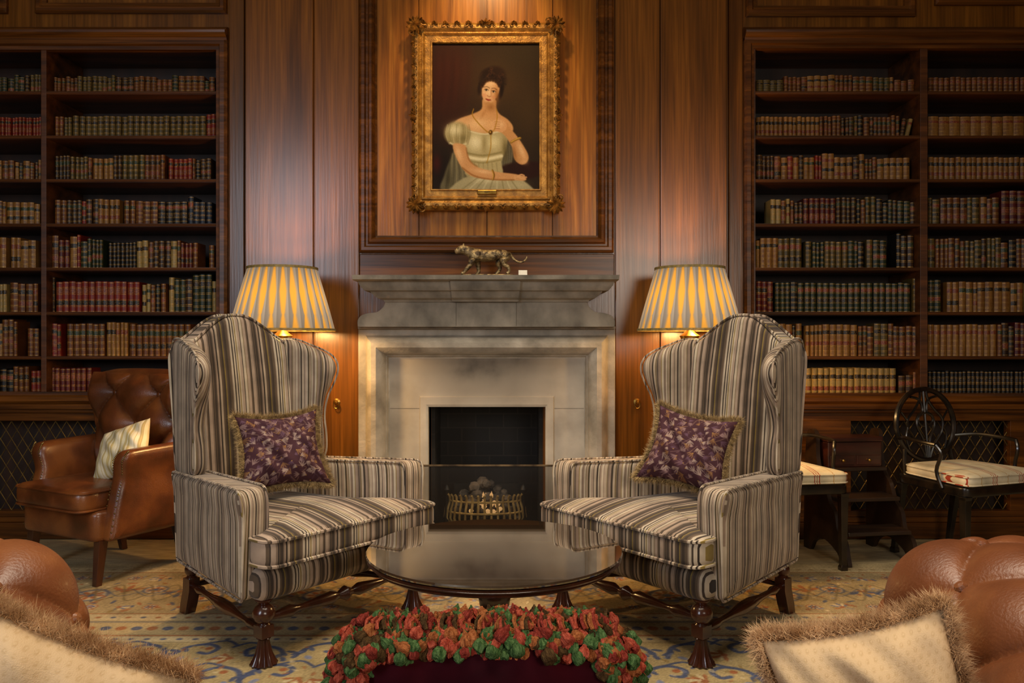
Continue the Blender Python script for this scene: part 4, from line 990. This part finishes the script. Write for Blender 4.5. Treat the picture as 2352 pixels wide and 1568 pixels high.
# ============================================================ BLACK CHAIRS
bc=empty('open_armchair',(2.27,4.0,-.004),math.radians(20),'black painted armchair with oval pierced back and striped seat pad','chair',group='black painted armchairs')
b=B(); a0=.20;c0=.185; zc0=.665
ring=[(a0*math.cos(t),.205+.12*(c0*math.sin(t)+.2)*.8,zc0+c0*math.sin(t)) for t in np.linspace(0,2*pi,48)[:-1]]
b.tube(ring,.014,8,closed=True)
yb=lambda z:.205+.12*((z-zc0)+.2)*.8
zz_=lambda z:zc0+(z-.75)*.86
for s in (-1,1):
    b.tube([(s*x,yb(zz_(z)),zz_(z)) for x,z in catm([(.015,.545),(.05,.62),(.11,.70),(.12,.78),(.07,.84),(.03,.90),(.02,.955)],4,False)],.007,6)
    b.tube([(s*x,yb(zz_(z)),zz_(z)) for x,z in catm([(.01,.545),(.02,.65),(.06,.74),(.05,.80),(.015,.83),(.03,.90),(.09,.92)],4,False)],.007,6)
    b.tube([(s*x,yb(zz_(z)),zz_(z)) for x,z in catm([(.12,.60),(.14,.68),(.12,.76),(.16,.83)],4,False)],.005,6)
b.tube([(0,yb(zz_(z)),zz_(z)) for z in (.545,.65,.75,.85,.955)],.007,6)
b.tube([(.05*math.cos(t),yb(.69)-.002,.69+.035*math.sin(t)) for t in np.linspace(0,2*pi,20)[:-1]],.005,6,closed=True)
for s in (-1,1): b.tube([(s*.17,.195,.42),(s*.165,.205,.48),(s*.155,yb(.55),.55)],.012,8)
b.obj('backrest',BLACK,bc)
b=B(); ol=rpoly([(-.26,-.24),(.26,-.24),(.21,.22),(-.21,.22)],.05); b.pad(ol,.024,.01,lambda x,y,h:Vector((x,y,.397+h))); b.obj('seat_frame',BLACK,bc)
mp=lambda x,y,h:Vector((x,y,.451+h)); b=B(); ol=rpoly([(-.262,-.25),(.262,-.25),(.20,.185),(-.20,.185)],.06); b.pad(ol,.030,.026,mp,.018); b.piping(ol,mp,.018,.004); b.piping(ol,mp,-.020,.004); b.obj('seat_pad',ST_SEAT,bc)
for s in (-1,1):
    b=B(); b.tube(catm([(s*.19,.215,.60),(s*.25,.12,.615),(s*.275,0,.61),(s*.27,-.08,.605)],4,False),.010,8)
    b.tube(catm([(s*.27,-.08,.605),(s*.255,-.10,.56),(s*.262,-.08,.48),(s*.25,-.10,.40)],4,False),.009,8); b.obj('armrest',BLACK,bc)
    for (x,y,ty) in ((s*.235,-.215,0),(s*.19,.195,.05)):
        b=B(); b.rings([[(x+i*r,y+dy+j*r,z) for i,j in ((-1,-1),(1,-1),(1,1),(-1,1))] for r,dy,z in ((.017,ty,0),(.017,ty,.02),(.013,ty,.03),(.019,0,.36),(.023,0,.376))],0); b.obj('leg',BLACK,bc,smooth=False,bevel=.002)
copy_thing(bc,(1.33,4.0,-.004),math.radians(8),'black painted armchair with striped seat pad behind the wingback')
# ============================================================ LIBRARY STEPS
ls=empty('library_steps',(1.79,4.12,-.004),math.radians(8),'dark oak library steps with three treads and shaped sides','steps')
for s in (-1,1):
    b=B(); side=catm([(-.235,.0),(-.225,.05),(-.20,.12),(-.14,.16),(-.115,.24),(-.06,.29),(-.02,.37),(.03,.42),(.06,.5),(.07,.62),(.12,.64),(.16,.6),(.18,.4),(.19,.0),(.13,.0),(.08,.06),(-.02,.09),(-.14,.05),(-.17,.0)],4)
    b.rings([[(s*.18-.011,y,max(z,0)) for y,z in side],[(s*.18+.011,y,max(z,0)) for y,z in side]],0,True); b.obj('stringer',W_steps,ls,ang=35)
for (y,z) in ((-.12,.165),(-.03,.315),(.08,.45)):
    b=B(); b.box(-.168,.168,y-.085,y+.075,z-.02,z); b.obj('tread',W_steps,ls,smooth=False,bevel=.004)
bx=empty('wooden_box',(1.781,4.192,.4465),math.radians(8),'small mahogany box with brass knob on the library steps','box')
BXM=noisemat('box_mahogany','#26100a','#421c12',(4,12,20),.35,coat=.3)
b=B(); b.box(-.15,.15,-.055,.075,0,.13); b.obj('body',BXM,bx,smooth=False,bevel=.004)
b=B(); b.box(-.155,.155,-.06,.08,.131,.155); b.obj('lid',BXM,bx,smooth=False,bevel=.005)
for s in (-1,1):
    b=B(); b.box(s*.073-.066,s*.073+.066,-.059,-.0555,.012,.06); b.obj('drawer',BXM,bx,smooth=False,bevel=.002)
    b=B(); b.lathe([(.004,0),(.004,.008),(.008,.014),(0,.018)],10,0,Matrix.Translation((s*.073,-.059,.036))@Matrix.Rotation(pi/2,4,'X')); b.obj('knob',BRASS,bx)
# ============================================================ RUG
def rug():
    x0,x1,y0,y1=-2.7,2.7,.3,3.93
    ys=np.concatenate([np.linspace(y0,2.3,60)[:-1],np.linspace(2.3,y1,400)]); nx=1000
    P=Paint(x0,x1,y0,y1,nx,len(ys),'#92805e'); P.y=ys
    r=random.Random(5); NV='#3a4362'; RU='#8a4f30'; CR='#b8a682'; OC='#a68a54'
    def band(a,c,col,al=1):
        j0,j1=np.searchsorted(P.y,[a,c]); P.img[j0:j1]=P.img[j0:j1]*(1-al)+hx(col)*al
    band(3.86,y1,'#a3916c'); band(3.79,3.86,'#ad9b76'); band(3.775,3.785,RU,.6); band(3.205,3.215,RU,.7); band(3.13,3.2,'#ae9c78'); band(3.11,3.12,NV,.6); band(2.99,3.1,'#a08c66'); band(2.965,2.975,RU,.7); band(2.91,2.96,'#ae9c78')
    band(y0,2.9,'#9c885f')
    def ros(cx,cy,s,c1=NV,c2=RU):
        P.ell(cx,cy,s,s,c1,0,.2,.8); P.ell(cx,cy,s*.82,s*.82,CR,0,.2,.85)
        for k in range(8):
            t=k*pi/4; P.ell(cx+math.cos(t)*s*.5,cy+math.sin(t)*s*.5,s*.26,s*.14,c2,t,.4,.9)
        P.ell(cx,cy,s*.26,s*.26,c1,0,.3,.9)
    def palm(cx,cy,s,rot,c1,c2):
        for k in range(5):
            t=rot+(k-2)*.5; P.ell(cx+math.cos(t)*s*.55,cy+math.sin(t)*s*.55,s*.55,s*.16,c1 if k%2==0 else c2,t,.35,.85)
        P.ell(cx,cy,s*.25,s*.25,RU,0,.4,.9)
    n=22
    for i in range(n):
        cx=x0+.12+i*.25; ros(cx,3.48+.04*(-1)**i,.08 if i%2 else .055)
        palm(cx+.125,3.5,.08,pi/2 if i%2 else -pi/2,NV if i%3 else RU,OC)
        for q in (3.29,3.69): ros(cx+.08,q,.032,RU,NV); palm(cx-.05,q,.045,r.uniform(0,6),'#5c6078',CR)
    for i in range(900):
        cx=r.uniform(x0,x1); cy=r.uniform(3.23,3.76); P.ell(cx,cy,r.uniform(.008,.024),r.uniform(.004,.010),r.choice([NV,RU,CR,'#6a6f88','#7a6238',RU]),r.uniform(0,3),.4,.75)
    for sg in (1,-1):
        P.stroke([(x0+i*.0625,3.48+sg*.11*math.sin(i*pi/2)) for i in range(88)],.009,'#66583e',.01,.9)
        P.stroke([(x0+i*.0625,3.48+sg*.05*math.cos(i*pi/2)) for i in range(88)],.006,NV,.008,.7)
    for i in range(90): P.ell(x0+i*.06,3.045,.02,.022,NV if i%2 else RU,pi/4,.3,.85); P.ell(x0+i*.06+.03,3.165,.012,.01,RU if i%2 else NV,0,.4,.8); P.ell(x0+i*.06+.03,2.935,.012,.01,NV,0,.4,.8); P.ell(x0+i*.06,3.825,.014,.01,'#8c7650',0,.4,.8)
    for i in range(26):
        for j in range(4):
            cx=x0+.1+i*.215+(j%2)*.10+r.uniform(-.02,.02); cy=2.82-j*.19+r.uniform(-.02,.02); s=1 if (i+j)%2 else -1; k=.85
            P.stroke([(cx-.12*s*k,cy-.08*k),(cx-.08*s*k,cy+.03*k),(cx,cy+.07*k),(cx+.06*s*k,cy+.03*k),(cx+.04*s*k,cy-.03*k),(cx,cy-.02*k)],.020,NV,.006,.95)
            P.stroke([(cx-.02*s*k,cy+.07*k),(cx+.07*s*k,cy+.11*k),(cx+.13*s*k,cy+.06*k)],.013,NV,.006,.95)
            for q in (-.5,.2,.9): P.ell(cx-.10*s*k+q*.03,cy-.02+q*.03,.022,.010,NV,q+1.2*s,.3,.9)
            palm(cx+.09*s,cy-.05,.05,r.uniform(0,6),RU,CR); P.ell(cx+.02,cy+.02,.014,.014,RU,0,.3)
            P.ell(cx-.05*s,cy-.07,.02,.012,'#6a7090',r.uniform(0,3),.3,.9)
    for i in range(1100):
        cx=r.uniform(x0,x1); cy=r.uniform(2.2,2.88); P.ell(cx,cy,r.uniform(.006,.018),r.uniform(.004,.008),r.choice([RU,CR,'#6a6f88','#7a6238',OC]),r.uniform(0,3),.4,.65)
    rn=np.random.RandomState(2); mean=hx('#978565'); img=P.img*.88+mean*.12
    wear=rn.normal(0,1,(len(ys)//12+2,nx//12+2)); wear=np.kron(wear,np.ones((12,12)))[:len(ys),:nx]
    for _ in range(3):
        wear=(wear+np.roll(wear,5,0)+np.roll(wear,-5,0)+np.roll(wear,5,1)+np.roll(wear,-5,1))/5
    img=np.clip(img*(1+rn.normal(0,.06,P.img.shape[:2])+.10*wear)[...,None],0,1)
    X,Y=np.meshgrid(P.x,P.y); me=gridmesh('rug',np.stack([X,Y,np.zeros_like(X)],-1)); vcol(me,img.reshape(-1,3)); me.materials.append(VC_RUG)
    link('rug',me,label='large ochre and navy oriental rug with floral border',cat='rug')
rug()
# ============================================================ FOREGROUND SOFA
sf=empty('leather_sofa',(-.06,1.2,0),0,'tan leather button-tufted sofa with rolled arms','sofa')
def SO(b,n,m=LEATHER2,**k):
    for p in b.v: p.x+=.06; p.y-=1.2
    return b.obj(n,m,sf,**k)
TU,TV=7.4,6.2
for s,cx in ((-1,-1.045),(1,.925)):
    rr=.236; zc1=.50; amp0=.030
    path=[]
    for z in (.04,.2,.30): path.append((-s*.13,z,0,None))
    for k in range(151):
        a=math.radians(-38+ (256)*k/150); path.append((-s*math.cos(a),math.sin(a),1,k/150))
    for z in (.30,.2,.04): path.append((s*.13,z,0,None))
    Yf,Yb=1.62,.80
    b=B()
    def fn(u,v):
        pth=path[min(len(path)-1,int(round(u*(len(path)-1))))]
        y=Yb+(Yf-Yb)*v
        e=(Yf-y)/.06; sh=1 if e>=1 else math.sqrt(max(0,1-(1-e)**2))
        if pth[2]:
            f=tuft(pth[3]*TU+.4,v*TV+.4,.5)
            rad=(rr-amp0+amp0*f)*(1 if e>=1 else (.35+.65*sh))
            return Vector((cx+pth[0]*rad,y,zc1+pth[1]*rad))
        return Vector((cx+pth[0],min(y,Yf-.03),pth[1]))
    b.grid(fn,len(path),200)
    SO(b,'arm',ang=80)
    for U_ in range(0,10):
        for V_ in range(0,8):
            if (U_+V_)%2: continue
            p3=(U_-.4)/TU; v3=(V_-.4)/TV
            if not(.03<p3<.97 and .3<v3<.91): continue
            a=math.radians(-38+256*p3); rad=rr-amp0
            pos=Vector((cx-s*math.cos(a)*rad,Yb+(Yf-Yb)*v3,zc1+math.sin(a)*rad)); nrm=Vector((-s*math.cos(a),0,math.sin(a)))
            q=B(); q.lathe([(0,-.004),(.010,-.003),(.0125,.003),(.009,.009),(0,.011)],12,0,Matrix.Translation(pos)@nrm.to_track_quat('Z','Y').to_matrix().to_4x4()); SO(q,'button')
b=B(); yc,zc2,r2=.82,.59,.118
def fb2(u,v):
    x=-1.2+v*2.28
    a=math.radians(-30+240*u); f=tuft(u*6,v*22); rad=r2+.014*f
    return Vector((x,yc+math.cos(a)*rad,zc2+math.sin(a)*rad))
b.grid(fb2,31,220); SO(b,'back_roll',ang=80)
b=B(); b.box(-1.16,1.04,.77,.9,.06,.6); SO(b,'backrest',smooth=False,bevel=.02)
b=B(); b.box(-.9,.78,.9,1.52,.08,.22); SO(b,'seat_base',smooth=False,bevel=.02)
for a,c in ((-.9,-.07),(-.05,.775)):
    b=B(); ol=rpoly([(a,.91),(c,.91),(c,1.56),(a,1.56)],.05,.05); b.pad(ol,.06,.035,lambda x,y,h:Vector((x,y,.275+h)),.01); SO(b,'seat_cushion')
for x in (-1.03,.9):
    for y in (.86,1.48):
        b=B(); b.lathe([(.02,0),(.035,.02),(.04,.04),(.03,.07),(.03,.09)],16,0,Matrix.Translation((x,y,0))); SO(b,'foot',W_dark)
def creamdots(u,v):
    P=Paint(-1,1,-1,1,len(u),len(v),'#d0b188'); P.x=u;P.y=v
    for i in range(26):
        for j in range(26):
            cx=-1+i*.085+(j%2)*.042; cy=-1+j*.085
            P.ell(cx,cy,.017,.024,'#b49366',0,.7,.55); P.ell(cx,cy+.004,.008,.012,'#dabd96',0,.6,.7)
    return P.img
fr2=(34000,.023,.0004,FUR,1.9,.015)
pillow('cushion',.365,.29,.18,creamdots,VC_FAB,PM(-.70,1.13,.545,18,-10,27),'cream patterned cushion with tan fur-like fringe on the sofa','cushion',fr2,n=180,group='cream patterned sofa cushions',seed=5,wrk=.010,concave=.10)
pillow('cushion',.285,.285,.16,creamdots,VC_FAB,PM(.562,1.22,.523,-24,-10,-18),'cream patterned cushion with tan fur-like fringe on the sofa','cushion',fr2,n=180,group='cream patterned sofa cushions',seed=6,wrk=.010,concave=.10)
VEL=noisemat('burgundy_velvet','#21040a','#380810',(8,8,8),.85,spec=.05)
tc_=pillow('cushion',.41,.34,.13,None,VEL,PM(-.035,1.10,.525,0,-14,0),'burgundy velvet cushion edged with red and green wool tassels','cushion',n=80,concave=-.03,rnd=.12)
TC={'coral':('#a03a28','#d86c52'),'green':('#34542a','#6e8c54'),'orange':('#96502a','#c87c4a'),'brick':('#7a2a20','#ac4a3c'),'brown':('#46321f','#6b5030')}
tms=[];tmats=[]
tb_=B(); tb_.lathe([(.002,.004),(.003,.0),(.006,-.004),(.006,-.006),(.0105,-.010),(.013,-.017),(.0135,-.024),(.012,-.030),(.007,-.033),(0,-.031)],24,0,flute=.13,nf=6)
for k,(c1,c2) in TC.items():
    m=noisemat('wool_'+k,c1,c2,(260,260,60),1.0,bump=1.0,bscale=(600,600,120),spec=.05); tmats.append(m)
    me=bpy.data.meshes.new('tassel'); me.from_pydata([tuple(p) for p in tb_.v],[],tb_.f); me.materials.append(m); me.polygons.foreach_set('use_smooth',[True]*len(me.polygons)); tms.append(me)
TB=B(); nt_=1050
Wt,Ht,Rt=.214,.175,.062
def edge(t):
    Ls=.17; arc=Rt*pi/2; Lt=2*(Wt-Rt); T=2*Ls+2*arc+Lt; d=t*T
    if d<Ls: return (-Wt,Ht-Rt-Ls+d,pi)
    d-=Ls
    if d<arc: a=pi-d/Rt; return (-Wt+Rt+Rt*math.cos(a),Ht-Rt+Rt*math.sin(a),a)
    d-=arc
    if d<Lt: return (-Wt+Rt+d,Ht+.004*math.sin(pi*d/Lt),pi/2)
    d-=Lt
    if d<arc: a=pi/2-d/Rt; return (Wt-Rt+Rt*math.cos(a),Ht-Rt+Rt*math.sin(a),a)
    d-=arc
    return (Wt,Ht-Rt-d,0)
for i in range(nt_):
    t=R.random(); lay=R.random()
    x,z,a=edge(t); ca,sa=math.cos(a),math.sin(a)
    inn=lay*.054-.006; x-=ca*inn; z-=sa*inn
    y=-.056*math.sin(lay*pi*.55)+.018+R.uniform(-.006,.006)
    k=R.uniform(.5,.75); ci=R.choice([0,0,0,1,1,1,2,2,3,4])
    rot=(R.uniform(-.9,.1)-.2*lay,R.uniform(-.5,.5)-ca*.6,R.uniform(0,6))
    if i>=nt_-100:
        o=bpy.data.objects.new('tassel',tms[ci]); COL.objects.link(o); o.parent=tc_; o.scale=(k,k,k); o.location=(x,y-.008,z+.014); o.rotation_euler=rot
    else:
        M=Matrix.Translation((x,y,z+.014))@Euler(rot).to_matrix().to_4x4()@Matrix.Scale(k,4)
        TB.add(tb_.v,tb_.f,ci,M)
TB.obj('tassels',tmats,tc_,kind='stuff',recalc=False)
b=B()
for i in range(170):
    x=-.155+i*.31/169+R.uniform(-.004,.004); y=R.uniform(-.015,.03); q=R.uniform(-.010,.010); r=R.uniform(.004,.008)
    b.tube([(x,y,.168),(x+q*.5+r*.4,y-r,.178),(x+q,y-.010,.186+R.uniform(-.004,.003)),(x+q*1.3-r*.4,y-.018,.180),(x+1.6*q,y-.022,.170)],.003,5,m=R.choice([2,2,0,0,3,4]))
b.obj('looped_trim',tmats,tc_,kind='stuff')
# ============================================================ CAMERA, LIGHT
cam=bpy.data.cameras.new('camera'); co=bpy.data.objects.new('camera',cam); COL.objects.link(co); co.location=(0,0,CH); co.rotation_euler=(pi/2,0,0)
cam.sensor_width=36; cam.lens=F*36/2352; cam.clip_start=.05; sc.camera=co
def area(loc,tgt,sx,sy,en,col,spread=180):
    l=bpy.data.lights.new('area','AREA'); l.shape='RECTANGLE'; l.size=sx; l.size_y=sy; l.energy=en; l.color=col; l.spread=math.radians(spread)
    o=bpy.data.objects.new('area_light',l); COL.objects.link(o); o.location=loc; o.rotation_euler=(Vector(tgt)-Vector(loc)).to_track_quat('-Z','Y').to_euler()
area((-2.7,-1.2,2.3),(-.9,3.6,1.0),.9,1.9,68,(.80,.88,1))
area((1.8,-1.8,1.9),(.2,3.0,.5),1.4,1.2,25,(1,.88,.74),100)
area((0,2.1,3.5),(0,2.6,0),2.2,1.6,52,(1,.87,.68),100)
def spot(loc,tgt,en,ang,col,bl=.6,sz=.05):
    l=bpy.data.lights.new('spot','SPOT'); l.energy=en; l.spot_size=math.radians(ang); l.spot_blend=bl; l.color=col; l.shadow_soft_size=sz
    o=bpy.data.objects.new('spot_light',l); COL.objects.link(o); o.location=loc; o.rotation_euler=(Vector(tgt)-Vector(loc)).to_track_quat('-Z','Y').to_euler()
spot((-.14,3.5,3.5),(-.14,4.3,2.5),78,60,(1,.66,.30),.85)
l=bpy.data.lights.new('fire','POINT'); l.energy=1.6; l.color=(1,.8,.55); l.shadow_soft_size=.05  # fill lamp added in front of the basket to brighten its brass bars
o=bpy.data.objects.new('basket_fill_light',l); COL.objects.link(o); o.location=(ex(1117,4.4),4.13,.44)
w=bpy.data.worlds.new('world'); sc.world=w; w.use_nodes=True; w.node_tree.nodes['Background'].inputs[0].default_value=(1,.86,.70,1); w.node_tree.nodes['Background'].inputs[1].default_value=.09
sc.view_settings.view_transform='Standard'
try: sc.view_settings.look='None'
except Exception as q: print(q)
